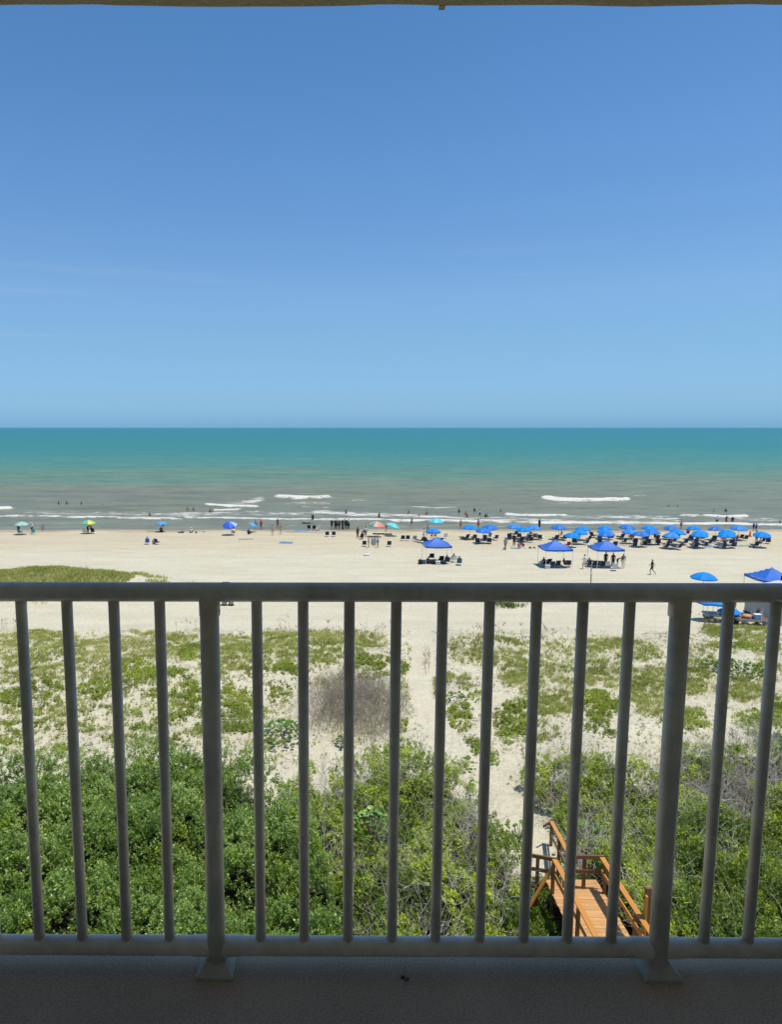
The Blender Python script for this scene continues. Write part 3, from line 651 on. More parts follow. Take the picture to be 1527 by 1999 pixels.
# dense green shrubs
x, y, z, px, py, dz = canopy_pts(150000, GREEN_POLY, hb=1.2, ha=2.0, lump=1.7, seed=41, depth=.75)
keep = (fbm(x, y, .75, 77, 3) > .34) | (dz > .38)
x, y, z, dz, px = x[keep], y[keep], z[keep], dz[keep], px[keep]
ti = .46 + 1.1 * (fbm(x, y, 1.2, 50, 3) - .5) + .15 * RNG.normal(0, 1, len(x)) * .5
yel = (fbm(x, y, .8, 83, 3) > .70) & (RNG.random(len(x)) < .6)
o = leaves('green_thicket', SH, (x[~yel], y[~yel], z[~yel]), M_leafG, tint=ti[~yel]); tag(o, 'dense mass of dark green small leaved coastal shrubs at the lower left', 'shrubs', kind='stuff')
sp_pts = [(x[yel], y[yel], z[yel])]
# scrub with bare twigs in the middle and on the right
def scrub(name, poly, n, seed, lab, excl=None, greyzone=None, dark=None, thr=.45):
    x, y, z, px, py, dz = canopy_pts(n, poly, hb=.95, ha=1.3, lump=1.7, seed=seed, depth=.8, excl=excl)
    cover = fbm(x, y, .75, seed + 3, 3)
    if greyzone is not None: cover = cover - .28 * np.exp(-(((px - greyzone[0]) / greyzone[2]) ** 2 + ((py - greyzone[1]) / greyzone[3]) ** 2))
    lf = cover > thr
    if dark is not None:
        dk = dark(px, py, x, y) & (RNG.random(len(x)) < .9)
    else: dk = np.zeros(len(x), bool)
    a = lf & ~dk
    ti = .48 + .9 * (fbm(x, y, .8, seed + 5, 2) - .5)
    o1 = leaves(name + '_leaves', CL, (x[a], y[a], z[a]), M_leafY, (.7, 1.15), .8, ti[a], .22)
    tag(o1, lab[0], 'shrubs', kind='stuff')
    if dk.any():
        # this darker, finer leaved growth is thicker than the scrub around it
        xd, yd, zd = x[dk], y[dk], z[dk]; rep = 1
        xd = np.tile(xd, rep) + RNG.normal(0, .12, len(xd) * rep); yd = np.tile(yd, rep) + RNG.normal(0, .12, len(yd) * rep); zd = np.tile(zd, rep) + RNG.normal(0, .05, len(zd) * rep)
        o3 = leaves(name.replace('scrub', 'myrtle') + '_leaves', FN, (xd, yd, zd), M_leafD, (.8, 1.3), .6, np.clip(.45 + 1.5 * (fbm(xd, yd, .7, seed + 8, 2) - .5), 0, 1)); tag(o3, lab[2], 'shrubs', kind='stuff')
    b = (RNG.random(len(x)) < np.where(cover < thr + .01,   .42, .15)) & ~(dk & (RNG.random(len(x)) < .8)); n2 = int(b.sum())
    o2 = scatter(name + '_twigs', TW, np.stack([x[b], y[b], z[b] - .30 + .15 * RNG.random(n2)], 1), rotmats(RNG.uniform(0, 6.28, n2), np.abs(RNG.normal(.55, .45, n2)), RNG.uniform(0, 6.28, n2)), RNG.uniform(.6, 1.15, n2), .35 + .9 * (fbm(x[b], y[b], 1.3, seed + 6, 2) - .3), M_twig)
    tag(o2, lab[1], 'twigs', kind='stuff')
scrub('middle_scrub', MID_POLY, 120000, 60, ('yellow green scrub leaves between the dark green shrubs and the sand path', 'bare grey twigs tangled through the middle scrub', 'fine bluish green bush leaves low in the middle scrub'),
      excl=[GREEN_POLY], dark=lambda px, py, x, y: (fbm(x, y, 1.6, 91, 2) > .60) | ((py > 1730) & (px < 960) & (fbm(x, y, 1.2, 92, 2) > .42)))
scrub('right_scrub', RIGHT_POLY, 140000, 70, ('yellow green scrub leaves right of the boardwalk and sand path', 'bare grey twigs tangled through the scrub at the right', 'dark fine leaved myrtle bushes at the lower right'),
      greyzone=(1440, 1490, 110, 55), dark=lambda px, py, x, y: ((px > 1310) & (py > 1580) & (fbm(x, y, 1.5, 95, 2) > .40)) | (fbm(x, y, 1.4, 96, 2) > .68))
tag(leaves('yellow_sprigs', CL, sp_pts[0], M_leafY, (.6, 1.0), .7, np.full(len(sp_pts[0][0]), .35)), 'yellow green sprigs poking through the dark green shrubs', 'shrubs', kind='stuff')

n = 4600; x = RNG.uniform(5.2, 8.7, n); y = RNG.uniform(12, 20.4, n); m = (x < 6.75) | (y > 19.5); x, y = x[m], y[m]
tag(leaves('boardwalk_undergrowth', FN + CL[:2] if False else FN, (x, y, terrain(x, y) + .05 + .45 * RNG.random(len(x)) * fbm(x, y, .8, 140, 2)), M_leafD, (.8, 1.3), .6, np.clip(.3 + .5 * (fbm(x, y, .9, 141, 2) - .4), 0, 1)), 'dark low undergrowth beside the boardwalk', 'undergrowth', kind='stuff')
# ---- patchy dune growth (ellipses of the photo, mapped onto the dune)
PATCH = [  # cx, cy, rx, ry, weight, kind   (v = vine, g = grass)
    (95, 1245, 55, 16, .8, 'g'), (20, 1250, 30, 14, .8, 'g'), (60, 1285, 70, 22, .75, 'g'), (60, 1318, 70, 18, .7, 'g'), (180, 1262, 60, 14, .55, 'g'), (183, 1310, 50, 24, .6, 'g'), (240, 1256, 60, 12, .6, 'g'), (290, 1280, 45, 12, .5, 'g'),
    (272, 1309, 42, 22, 1, 'v'), (285, 1234, 34, 6, .9, 'g'), (354, 1238, 34, 7, 1, 'g'), (376, 1270, 24, 14, .9, 'v'), (340, 1275, 30, 16, .5, 'g'), (367, 1350, 36, 30, .9, 'v'), (350, 1312, 26, 9, 1, 'v'), (365, 1390, 34, 12, .8, 'v'),
    (458, 1280, 42, 28, .95, 'g'), (450, 1245, 45, 10, .5, 'g'), (465, 1368, 36, 30, 1, 'v'), (462, 1414, 34, 16, .95, 'v'), (282, 1421, 32, 11, .8, 'v'), (183, 1350, 32, 12, .7, 'v'), (92, 1339, 42, 12, .9, 'v'), (30, 1360, 40, 14, .85, 'v'),
    (98, 1388, 48, 18, .55, 'g'), (20, 1430, 34, 26, .7, 'v'), (10, 1395, 30, 20, .5, 'g'), (150, 1408, 30, 8, .5, 'v'), (170, 1420, 30, 9, .4, 'v'), (340, 1440, 24, 10, .6, 'v'), (120, 1462, 18, 8, .6, 'v'), (240, 1405, 25, 8, .3, 'v'),
    (547, 1258, 44, 26, .95, 'g'), (500, 1268, 34, 28, .7, 'g'), (564, 1301, 30, 14, 1, 'v'), (642, 1266, 46, 26, .85, 'g'), (600, 1285, 28, 16, .5, 'g'), (721, 1250, 34, 13, 1, 'g'), (727, 1288, 44, 14, 1, 'v'), (727, 1314, 36, 9, .9, 'v'), (783, 1304, 12, 18, .9, 'v'), (541, 1348, 26, 18, .6, 'v'), (440, 1325, 18, 8, .5, 'v'),
    (690, 1238, 34, 8, .45, 'g'), (600, 1240, 50, 8, .4, 'g'), (785, 1409, 16, 14, .8, 'v'), (790, 1345, 12, 22, .5, 'g'), (650, 1330, 40, 16, .4, 'g'), (520, 1445, 30, 10, .4, 'v'), (380, 1425, 20, 12, .6, 'v'),
    (915, 1268, 44, 24, .62, 'g'), (999, 1253, 34, 8, .8, 'g'), (945, 1250, 40, 10, .45, 'g'), (1007, 1310, 30, 26, .85, 'g'), (968, 1293, 10, 12, .8, 'g'), (846, 1345, 17, 22, 1, 'g'), (892, 1400, 29, 28, 1.1, 'v'), (912, 1329, 16, 18, .8, 'g'), (881, 1319, 12, 16, .7, 'g'), (1078, 1371, 44, 28, 1, 'g'),
    (1009, 1405, 38, 42, 1.1, 'v'), (1060, 1424, 34, 20, .8, 'g'), (918, 1455, 26, 17, 1, 'v'), (962, 1473, 16, 14, .9, 'v'), (1083, 1308, 44, 18, .55, 'g'), (1088, 1266, 34, 14, .4, 'g'), (1010, 1275, 26, 10, .5, 'g'), (930, 1360, 16, 12, .4, 'v'), (1060, 1290, 30, 14, .4, 'g'),
    (1179, 1254, 58, 11, .9, 'g'), (1230, 1262, 44, 14, .7, 'g'), (1262, 1274, 32, 16, .7, 'g'), (1161, 1310, 34, 25, .7, 'g'), (1130, 1285, 34, 14, .4, 'g'), (1262, 1345, 44, 36, 1, 'g'), (1169, 1376, 44, 27, 1.15, 'v'), (1363, 1305, 34, 36, .9, 'g'), (1350, 1340, 26, 18, .9, 'g'), (1394, 1232, 24, 15, .9, 'g'),
    (1467, 1236, 50, 15, .85, 'g'), (1380, 1262, 40, 8, .5, 'g'), (1454, 1262, 30, 8, .6, 'v'), (1462, 1342, 42, 28, .9, 'g'), (1500, 1305, 30, 18, .8, 'v'), (1473, 1403, 28, 14, .9, 'v'), (1522, 1385, 18, 30, 1, 'v'), (1350, 1405, 32, 20, 1, 'v'), (1166, 1413, 28, 9, .6, 'v'), (1192, 1428, 16, 9, .7, 'v'), (1265, 1392, 22, 12, .5, 'g'), (1298, 1400, 14, 16, .8, 'v'),
    (130, 1285, 80, 30, .55, 'g'), (230, 1335, 60, 16, .55, 'v'), (60, 1365, 60, 14, .6, 'v'), (140, 1375, 50, 16, .5, 'g'), (300, 1340, 30, 20, .5, 'v'), (330, 1400, 26, 14, .6, 'v'), (210, 1290, 40, 14, .6, 'g'), (320, 1255, 60, 14, .6, 'g'), (410, 1262, 30, 24, .7, 'g'), (505, 1300, 26, 16, .6, 'v'), (60, 1410, 60, 16, .5, 'v'), (240, 1440, 60, 12, .35, 'v'), (300, 1390, 60, 14, .3, 'v'), (420, 1300, 24, 14, .6, 'g'), (600, 1262, 36, 22, .8, 'g'), (690, 1268, 30, 16, .7, 'g'), (430, 1385, 26, 20, .7, 'v'), (500, 1390, 22, 14, .45, 'v'), (230, 1380, 70, 14, .3, 'v'),
    (960, 1275, 50, 22, .4, 'g'), (1120, 1340, 30, 26, .6, 'g'), (1040, 1340, 26, 18, .6, 'g'), (1210, 1320, 34, 24, .6, 'g'), (1310, 1320, 34, 26, .6, 'g'), (1420, 1330, 26, 22, .5, 'g'), (1500, 1260, 30, 20, .6, 'g'), (1210, 1290, 30, 12, .45, 'g'), (1150, 1270, 50, 10, .6, 'g'),
    (1600, 1300, 60, 60, .8, 'g'), (-80, 1300, 80, 80, .7, 'g'), (-80, 1420, 80, 40, .6, 'v')]
def dune():
    n = 640000
    x = RNG.uniform(-32, 52, n); y = RNG.uniform(24.5, 57, n); g = terrain(x, y); px, py = project(x, y, g + .1)
    m = (px > -160) & (px < 1660) & (py > 1212) & (py < 1500) & (ptd(x, y, PATH) > .75)
    x, y, g, px, py = x[m], y[m], g[m], px[m], py[m]
    # thin with distance so that the mass of leaves per pixel stays even
    wv = np.zeros(len(x)); wg = np.zeros(len(x))
    wx = px + 26 * (fbm(x, y, 2.2, 110, 3) - .5); wy = py + 22 * (fbm(x, y, 1.8, 111, 3) - .5)
    for cx, cy, rx, ry, wt, k in PATCH:
        e = ((wx - cx) / rx) ** 2 + ((wy - cy) / ry) ** 2
        v = wt * np.clip(1.45 - e, 0, 1)
        if k == 'v': wv = np.maximum(wv, v)
        else: wg = np.maximum(wg, v)
    left = px < 800
    # scattered single plants in the open sand
    base = np.where(left, .15, .09) * sstep(1226, 1250, py) * (fbm(x, y, 1.6, 112, 3) > .42) * (1 - sstep(1480, 1500, py))
    base = base + np.where(left & (py > 1340) & (py < 1470) & (px < 440), .12, 0)
    clump = fbm(x, y, .35, 113, 2)
    rnd = RNG.random(len(x))
    isv = rnd < wv * (.20 + .9 * (clump > .47)) * .92
    isg = (~isv) & (RNG.random(len(x)) < wg * (.22 + .9 * (clump > .45)) * .60)
    iss = (~isv) & (~isg) & (RNG.random(len(x)) < base * .45 * (clump > .52) * 1.3)
    VN = [shoot_tpl(7, .07, .085, .6, (-.1, .8)) for _ in range(6)]
    TF = [tuft_tpl(5, .25, .022, 1.1, .10, simple_=True) for _ in range(8)]
    lowf = fbm(x, y, 2.5, 115, 3)
    s = isv | (iss & (rnd < .5)); tint = .45 + 1.1 * (lowf - .5)
    o = leaves('dune_vines', VN, (x[s], y[s], g[s] + .01 + .16 * RNG.random(s.sum()) * np.minimum(1, wv[s] + .1)), M_vine, (.7, 1.3), .5, tint[s], .2); tag(o, 'low yellow green vines creeping over the white dune sand', 'ground cover', kind='stuff')
    s2 = isg | (iss & (rnd >= .5)); tint = .40 + 1.0 * (fbm(x, y, 3.0, 116, 3) - .5) + .15 * left
    o = leaves('dune_grass', TF, (x[s2], y[s2], g[s2]), M_grass, (.55, 1.25), .12, tint[s2], .2); tag(o, 'short olive grass tufts growing over the sandy dunes', 'grass', kind='stuff')
    # undergrowth of broader leaves so grass patches read solid
    s3 = isg & (RNG.random(len(x)) < .40)
    o = leaves('dune_weeds', VN, (x[s3], y[s3], g[s3] + .04), M_vine, (.6, 1.05), .6, .22 + .7 * (fbm(x[s3], y[s3], 2.0, 118, 2) - .3), .2); tag(o, 'olive weeds growing between the dune grass tufts', 'weeds', kind='stuff')
    nb = (RNG.random(len(x)) < .045 * (.3 + 1.4 * (fbm(x, y, 2.4, 160, 3) > .47))) & (py > 1228)
    BT = [shoot_tpl(4, .03, .10, .28, (-.2, .3)) for _ in range(6)]
    o = leaves('dry_litter', BT, (x[nb], y[nb], g[nb] + .015), M_brown, (.5, 1.3), .3, np.full(nb.sum(), .25), .25); tag(o, 'dry brown twigs and leaf bits scattered on the dune sand', 'litter', kind='stuff')
    print('dune', int(s.sum()), int(s2.sum()), int(s3.sum()))
    # grassy hummock on the beach
    n = 60000; x = RNG.uniform(-46, -11, n); y = RNG.uniform(57, 76, n); g = terrain(x, y); px, py = project(x, y, g)
    d = ((x + 28) / 12.0) ** 2 + ((y - 66.2) / 6.6) ** 2
    nz = fbm(x, y, 1.6, 120, 3)
    m = (RNG.random(n) < np.clip(1.25 - d, 0, 1) * 1.1) & ((nz > .47) | (g > 1.15)) & (px > -120)
    m |= (RNG.random(n) < .35) & (np.abs(((x + 13.8) / 3.6) ** 2 + ((y - 64.4) / 1.6) ** 2) < .7) & (nz > .55)
    TM = [tuft_tpl(4, .42, .036, .6, simple_=True) for _ in range(6)]
    o = leaves('hummock_grass', TM, (x[m], y[m], g[m]), M_grass, (.6, 1.2), .1, .3 + .5 * nz[m], .2); tag(o, 'green dune grass covering the sandy hummock on the beach at left', 'grass', kind='stuff')
dune()

# sea oats along the dune edge
def oat_tpl():
    V, Fc = tuft_tpl(4, .9, .014, .35, .05); V = list(V); Fc = [list(f) for f in Fc]
    for q in range(5):
        i = len(V); a = RNG.uniform(0, 6.28); c = np.array([math.cos(a) * .08 * q / 2, math.sin(a) * .08 * q / 2, .82 + .05 * q])
        V += [c, c + [.03, .01, .05], c + [.0, .02, .14], c + [-.03, 0, .05]]; Fc.append([i, i + 1, i + 2, i + 3])
    return np.array(V), np.array(Fc)
spots = []
for cx, cy, nn, sx, sy in ((1392, 1226, 34, 26, 8), (660, 1240, 26, 60, 6), (740, 1245, 12, 25, 6), (560, 1238, 14, 40, 5), (960, 1245, 26, 60, 5), (1090, 1250, 14, 50, 6), (380, 1235, 10, 25, 5), (10, 1232, 10, 20, 5), (835, 1300, 12, 8, 18), (1480, 1232, 10, 30, 6), (100, 1128, 14, 80, 4)):
    for k in range(nn):
        q = G(cx + RNG.normal(0, sx * .6), cy + RNG.normal(0, sy * .6)); spots.append((q.x, q.y, q.z))
spots = np.array(spots)
o = leaves('sea_oats', [oat_tpl() for _ in range(5)], (spots[:, 0], spots[:, 1], spots[:, 2]), M_oat, (.5, 1.1), .15, np.full(len(spots), .5)); tag(o, 'tall tan sea oats standing along the seaward dune edge', 'grass', kind='stuff')

# the bare brown shrub
def dead_shrub():
    n = 4200; x = RNG.normal(0, 1, n); y = RNG.normal(0, 1, n); c = G(692, 1378)
    X = c.x + x * 1.55; Y = c.y + y * 2.6; g = terrain(X, Y); px, py = project(X, Y, g + .3)
    m = (((px - 690) / 112) ** 2 + ((py - 1380) / 74) ** 2 < .55 + .9 * fbm(X, Y, .8, 170, 3)) & (ptd(X, Y, PATH) > .8)
    X, Y, g = X[m], Y[m], g[m]; n = len(X)
    root = empty('bare_shrub', (c.x, c.y, c.z)); tag(root, 'leafless brown thicket shrub on the dune left of the sand path', 'shrub')
    T2 = [twig_tpl(RNG.uniform(.5, .8), .0075) for _ in range(6)]
    pts = np.stack([X - c.x, Y - c.y, g - c.z + .0 + .28 * RNG.random(n)], 1)
    o = scatter('twigs', T2, pts, rotmats(RNG.uniform(0, 6.28, n), np.abs(RNG.normal(.4, .45, n)), RNG.uniform(0, 6.28, n)), RNG.uniform(.6, 1.2, n), .4 + .8 * (fbm(X, Y, 1.2, 130, 2) - .4), M_brown)
    o.parent = root; o['kind'] = 'stuff'
dead_shrub()

# sea grapes: round leathery leaves on short stems
bm = bmesh.new()
vs = [bm.verts.new((math.cos(a) * .5, math.sin(a) * .46 + .5, .06 * math.cos(2 * a))) for a in [2 * math.pi * k / 8 for k in range(8)]]
c = bm.verts.new((0, .5, -.03))
for k in range(8): bm.faces.new((c, vs[k], vs[(k + 1) % 8]))
LEAFME = bm_mesh('sea_grape_leaf', bm)
gm = [simple('sea_grape_leaf_green', c_, .32, .2, 9) for c_ in ((.09, .20, .02), (.15, .28, .035), (.06, .14, .02), (.22, .33, .05))]
def sea_grape(pt, n, rx, ry, hh, leafs, lab, single):
    root = empty('sea_grape', pt); tag(root, lab, 'shrub')
    bm = bmesh.new()
    for k in range(7):
        a = random.uniform(0, 6.28); r_ = random.uniform(.3, .8)
        add_tube(bm, [(0, 0, -.2), (math.cos(a) * rx * r_ * .5, math.sin(a) * ry * r_ * .5, hh * .5), (math.cos(a) * rx * r_, math.sin(a) * ry * r_, hh * .9)], [.02, .014, .008], 5)
    mobj('stem', bm_mesh('stem', bm), simple('grape_stem', (.16, .11, .07), .8), root)
    tv = np.array([v.co[:] for v in LEAFME.vertices]); tf = np.array([p_.vertices[:] for p_ in LEAFME.polygons])
    pos, rot, sc = [], [], []
    for k in range(n):
        a = random.uniform(0, 6.28); r_ = random.random() ** .5
        z = hh * (1 - .55 * r_ * r_) * random.uniform(.7, 1.05)
        e = (random.gauss(.5, .35), 0, a + random.gauss(0, .5) - math.pi / 2)
        p_ = (math.cos(a) * rx * r_, math.sin(a) * ry * r_, z); s = leafs * random.uniform(.75, 1.25)
        if single:
            mobj('leaf', LEAFME, random.choice(gm), root, p_, e).scale = (s, s, s)
        pos.append(p_); rot.append(np.array(Matrix.Rotation(e[2], 3, 'Z') @ Matrix.Rotation(e[0], 3, 'X'))); sc.append(s)
    if not single:
        o = scatter('foliage', [(tv, tf)], np.array(pos), np.array(rot), np.array(sc), np.full(n, .5), M_grape, .25); o.parent = root
q = G(718, 1648); sea_grape(Vector((q.x, q.y - 1.6, ground(q.x, q.y - 1.6) + 1.2)), 85, .55, .5, 1.05, .17, 'bright sea grape with large round leaves in the middle scrub', True)
q = G(547, 1440); sea_grape(q, 150, 1.0, 1.3, .55, .17, 'sea grape with broad yellow edged leaves beside the leafless brown shrub', False)
q = G(892, 1366); sea_grape(q, 50, .55, .7, .25, .15, 'small sea grape sprawling beside the sand path', False)
q = G(1444, 1312); sea_grape(q, 150, 1.2, 1.4, .5, .18, 'sea grape on the dune below the beach carts', False)
q = G(1390, 1305); sea_grape(q, 60, .8, .8, .4, .17, 'dark sea grape on the dune just right of the right railing post', False)
q = G(910, 1500); sea_grape(q, 16, .5, .4, .45, .19, 'sparse sea grape leaning over the left edge of the sand path', False)
q = G(1018, 1660); sea_grape(Vector((q.x + .1, q.y + .6, q.z)), 22, .4, .4, .6, .16, 'low sea grape at the path edge by the boardwalk end', False)
q = G(1130, 1650); sea_grape(Vector((q.x, q.y - .6, q.z + .2)), 60, .9, .6, .9, .17, 'sea grape growing behind the end rail of the boardwalk', False)
q = G(673, 1455); sea_grape(q, 34, .35, .4, .6, .15, 'upright sea grape at the foot of the leafless brown shrub', False)
# ------------------------------------------------------------ people
J0 = dict(pelvis=(0, 0, .94), belly=(0, -.005, 1.08), chest=(0, .0, 1.30), neck=(0, .01, 1.47), head=(0, -.012, 1.60), crown=(0, -.005, 1.70),
          sh=(.165, .005, 1.41), el=(.225, .03, 1.13), wr=(.245, -.03, .90), ha=(.25, -.06, .81), hip=(.085, 0, .90), kn=(.10, -.02, .49), an=(.105, .025, .09), to=(.12, -.13, .035))
def pose(over=None, both=None):
    d = {}
    for k, v in J0.items():
        if k in ('pelvis', 'belly', 'chest', 'neck', 'head', 'crown'): d[k] = v
        else: d[k + 'L'] = v; d[k + 'R'] = (-v[0], v[1], v[2])
    for k, v in (both or {}).items(): d[k + 'L'] = v; d[k + 'R'] = (-v[0], v[1], v[2])
    d.update(over or {}); return d
def shift(d, dz, keys): return {k: (d[k][0], d[k][1], d[k][2] + dz) for k in keys}
SITUP = dict(pelvis=(0, 0, .12), belly=(0, .02, .26), chest=(0, .0, .46), neck=(0, -.02, .63), head=(0, -.05, .76), crown=(0, -.05, .86))
POSES = {
    'stand': pose(),
    'hips': pose(both=dict(el=(.34, .06, 1.16), wr=(.19, -.05, 1.02), ha=(.14, -.07, 1.0))),
    'walk': pose(dict(hipL=(.085, 0, .89), knL=(.09, -.20, .52), anL=(.09, -.12, .12), toL=(.09, -.27, .06), knR=(-.09, .10, .48), anR=(-.09, .42, .13), toR=(-.09, .33, .03), elL=(.21, .18, 1.16), wrL=(.2, .16, .93), haL=(.2, .12, .85), elR=(-.21, -.10, 1.15), wrR=(-.2, -.28, 1.0), haR=(-.2, -.35, .96))),
    'reach': pose(dict(elR=(-.30, -.18, 1.34), wrR=(-.32, -.34, 1.52), haR=(-.32, -.38, 1.60))),
    'bend': pose(dict(belly=(0, -.10, 1.03), chest=(0, -.32, 1.12), neck=(0, -.46, 1.16), head=(0, -.58, 1.17), crown=(0, -.66, 1.13)), both=dict(sh=(.165, -.42, 1.10), el=(.2, -.45, .84), wr=(.19, -.5, .62), ha=(.18, -.52, .54))),
    'chair': pose(dict(pelvis=(0, 0, .40), belly=(0, .06, .52), chest=(0, .13, .72), neck=(0, .16, .88), head=(0, .13, 1.0), crown=(0, .14, 1.1)), both=dict(sh=(.165, .14, .83), el=(.25, .05, .60), wr=(.24, -.17, .56), ha=(.23, -.24, .55), hip=(.085, -.02, .38), kn=(.12, -.42, .46), an=(.12, -.60, .12), to=(.12, -.75, .08))),
    'floor': pose(SITUP, both=dict(sh=(.165, .01, .57), el=(.23, .10, .36), wr=(.22, .02, .16), ha=(.22, -.04, .09), hip=(.09, 0, .11), kn=(.15, -.40, .34), an=(.13, -.62, .06), to=(.13, -.74, .09))),
    'lie': pose(dict(pelvis=(0, 0, .13), belly=(0, .16, .13), chest=(0, .38, .14), neck=(0, .55, .14), head=(0, .68, .15), crown=(0, .78, .15)), both=dict(sh=(.165, .48, .13), el=(.27, .26, .09), wr=(.27, .03, .07), ha=(.27, -.05, .06), hip=(.09, -.04, .12), kn=(.11, -.44, .16), an=(.12, -.84, .09), to=(.13, -.88, .2))),
}
BONES = [('pelvis', 'belly'), ('belly', 'chest'), ('chest', 'neck'), ('neck', 'head'), ('head', 'crown')] + [b for s in 'LR' for b in (('chest', 'sh' + s), ('sh' + s, 'el' + s), ('el' + s, 'wr' + s), ('wr' + s, 'ha' + s), ('pelvis', 'hip' + s), ('hip' + s, 'kn' + s), ('kn' + s, 'an' + s), ('an' + s, 'to' + s))]
RAD = dict(pelvis=(.135, .10), belly=(.125, .09), chest=(.145, .10), neck=(.05, .05), head=(.078, .088), crown=(.055, .065), sh=(.062, .062), el=(.042, .042), wr=(.028, .028), ha=(.030, .022), hip=(.092, .092), kn=(.056, .056), an=(.036, .036), to=(.034, .026))
def build_body(pn):
    d = POSES[pn]; names = list(d); idx = {k: i for i, k in enumerate(names)}
    me = bpy.data.meshes.new('body'); me.from_pydata([d[k] for k in names], [(idx[a], idx[b]) for a, b in BONES], [])
    o = bpy.data.objects.new('tmp', me); COL.objects.link(o)
    m = o.modifiers.new('s', 'SKIN'); m.use_smooth_shade = True
    for k, i in idx.items():
        base = k[:-1] if k[-1] in 'LR' and k[:-1] in RAD else k
        me.skin_vertices[0].data[i].radius = RAD[base]; me.skin_vertices[0].data[i].use_root = (k == 'pelvis')
    o.modifiers.new('u', 'SUBSURF').levels = 1
    dg = bpy.context.evaluated_depsgraph_get(); bm_ = bpy.data.meshes.new_from_object(o.evaluated_get(dg))
    bpy.data.objects.remove(o)
    # nose and feet detail stay part of the one body surface: pull the face forward slightly
    h = Vector(d['head']); f = Vector((0, -1, 0)) if pn != 'lie' else Vector((0, 0, 1))
    best = max(bm_.vertices, key=lambda v: (v.co - h).normalized().dot(f) if (v.co - h).length < .14 else -9); best.co += f * .02
    bm_.materials.clear(); bm_.name = 'body_' + pn
    # clothing: shells lifted off the body, cut by bone
    segs = [(a, b, Vector(d[a]), Vector(d[b])) for a, b in BONES]
    co = [p.center.copy() for p in bm_.polygons]; cls = []
    for c in co:
        bd = (9, None, 0)
        for a, b, A, B in segs:
            t = max(0, min(1, (c - A).dot(B - A) / (B - A).length_squared)); rr = (c - (A + (B - A) * t)).length / (RAD.get(a, RAD.get(a[:-1], (.1,)))[0] * (1 - t) + RAD.get(b, RAD.get(b[:-1], (.1,)))[0] * t)
            if rr < bd[0]: bd = (rr, (a.rstrip('LR') if a[-1] in 'LR' else a, b.rstrip('LR') if b[-1] in 'LR' else b), t)
        cls.append(bd)
    def shell(fn, off):
        fs = [p for p, c in zip(bm_.polygons, cls) if fn(c[1][0], c[1][1], c[2], p)]
        if not fs: return None
        vi = sorted({v for p in fs for v in p.vertices}); mp = {v: i for i, v in enumerate(vi)}
        m2 = bpy.data.meshes.new('cloth'); m2.from_pydata([bm_.vertices[v].co + bm_.vertices[v].normal * off for v in vi], [], [[mp[v] for v in p.vertices] for p in fs])
        m2.polygons.foreach_set('use_smooth', [True] * len(m2.polygons)); return m2
    H_ = Vector(d['head']); up = (Vector(d['crown']) - H_).normalized(); bk = -f
    S = {}
    tors = {('pelvis', 'belly'), ('belly', 'chest'), ('chest', 'sh')}
    S['shirt'] = shell(lambda a, b, t, p: (a, b) in tors or (a, b) == ('chest', 'neck') and t < .45 or (a, b) == ('sh', 'el') and t < .6, .016)
    S['shorts'] = shell(lambda a, b, t, p: (a, b) == ('pelvis', 'hip') or (a, b) == ('pelvis', 'belly') and t < .55 or (a, b) == ('hip', 'kn') and t < .62, .02)
    S['brief'] = shell(lambda a, b, t, p: (a, b) == ('pelvis', 'hip') or (a, b) == ('pelvis', 'belly') and t < .2 or (a, b) == ('hip', 'kn') and t < .16, .010)
    S['top'] = shell(lambda a, b, t, p: (a, b) == ('belly', 'chest') and t > .62 or (a, b) == ('chest', 'neck') and t < .08 or (a, b) == ('chest', 'sh') and t < .2, .010)
    S['trousers'] = shell(lambda a, b, t, p: (a, b) == ('pelvis', 'hip') or (a, b) == ('pelvis', 'belly') and t < .5 or (a, b) == ('hip', 'kn') or (a, b) == ('kn', 'an') and t < .92, .018)
    S['hair'] = shell(lambda a, b, t, p: (a, b) in (('neck', 'head'), ('head', 'crown')) and (p.center - H_).dot(up) > -.05 and ((p.center - H_).dot(up) > .055 or (p.center - H_).dot(bk) > .0), .014)
    return bm_, S
BODY = {}
def person(pt, pn, face, skin, wear, lab, hair=(.02, .014, .01), s=1.0, sink=0.0, group=None, hat=None):
    """face: compass turn of the body, 0 = towards the balcony"""
    if pn not in BODY: BODY[pn] = build_body(pn)
    bd, S = BODY[pn]
    root = mobj('person', bd, cmat(SKIN[skin], .6, 'skin'), None, pt + Vector((0, 0, -sink)), (0, 0, R(face))); root.scale = (s, s, s)
    tag(root, lab, 'person', group)
    for k, c in wear.items():
        if S.get(k): mobj(k, S[k], cmat(c, .85, 'cloth'), root)
    if hat:
        bm = bmesh.new(); d = POSES[pn]; h = Vector(d['crown'])
        add_tube(bm, [h + Vector((0, 0, -.04)), h + Vector((0, 0, -.035))], .17, 12); add_tube(bm, [h + Vector((0, 0, -.04)), h + Vector((0, 0, .05))], [.09, .075], 10)
        mobj('hat', bm_mesh('hat', bm), cmat(hat, .8, 'hat'), root)
    else: mobj('hair', S['hair'], cmat(hair, .8, 'hair'), root)
    return root
SKIN = dict(p=(.58, .36, .26), t=(.46, .26, .17), b=(.24, .125, .08), d=(.08, .045, .03), r=(.60, .28, .19))
K, NV, WH, RD, GR, TL, YL, PK, GY = (.012, .012, .014), (.02, .03, .10), (.72, .72, .70), (.45, .04, .04), (.06, .25, .08), (.03, .35, .38), (.6, .5, .06), (.6, .2, .25), (.2, .2, .22)

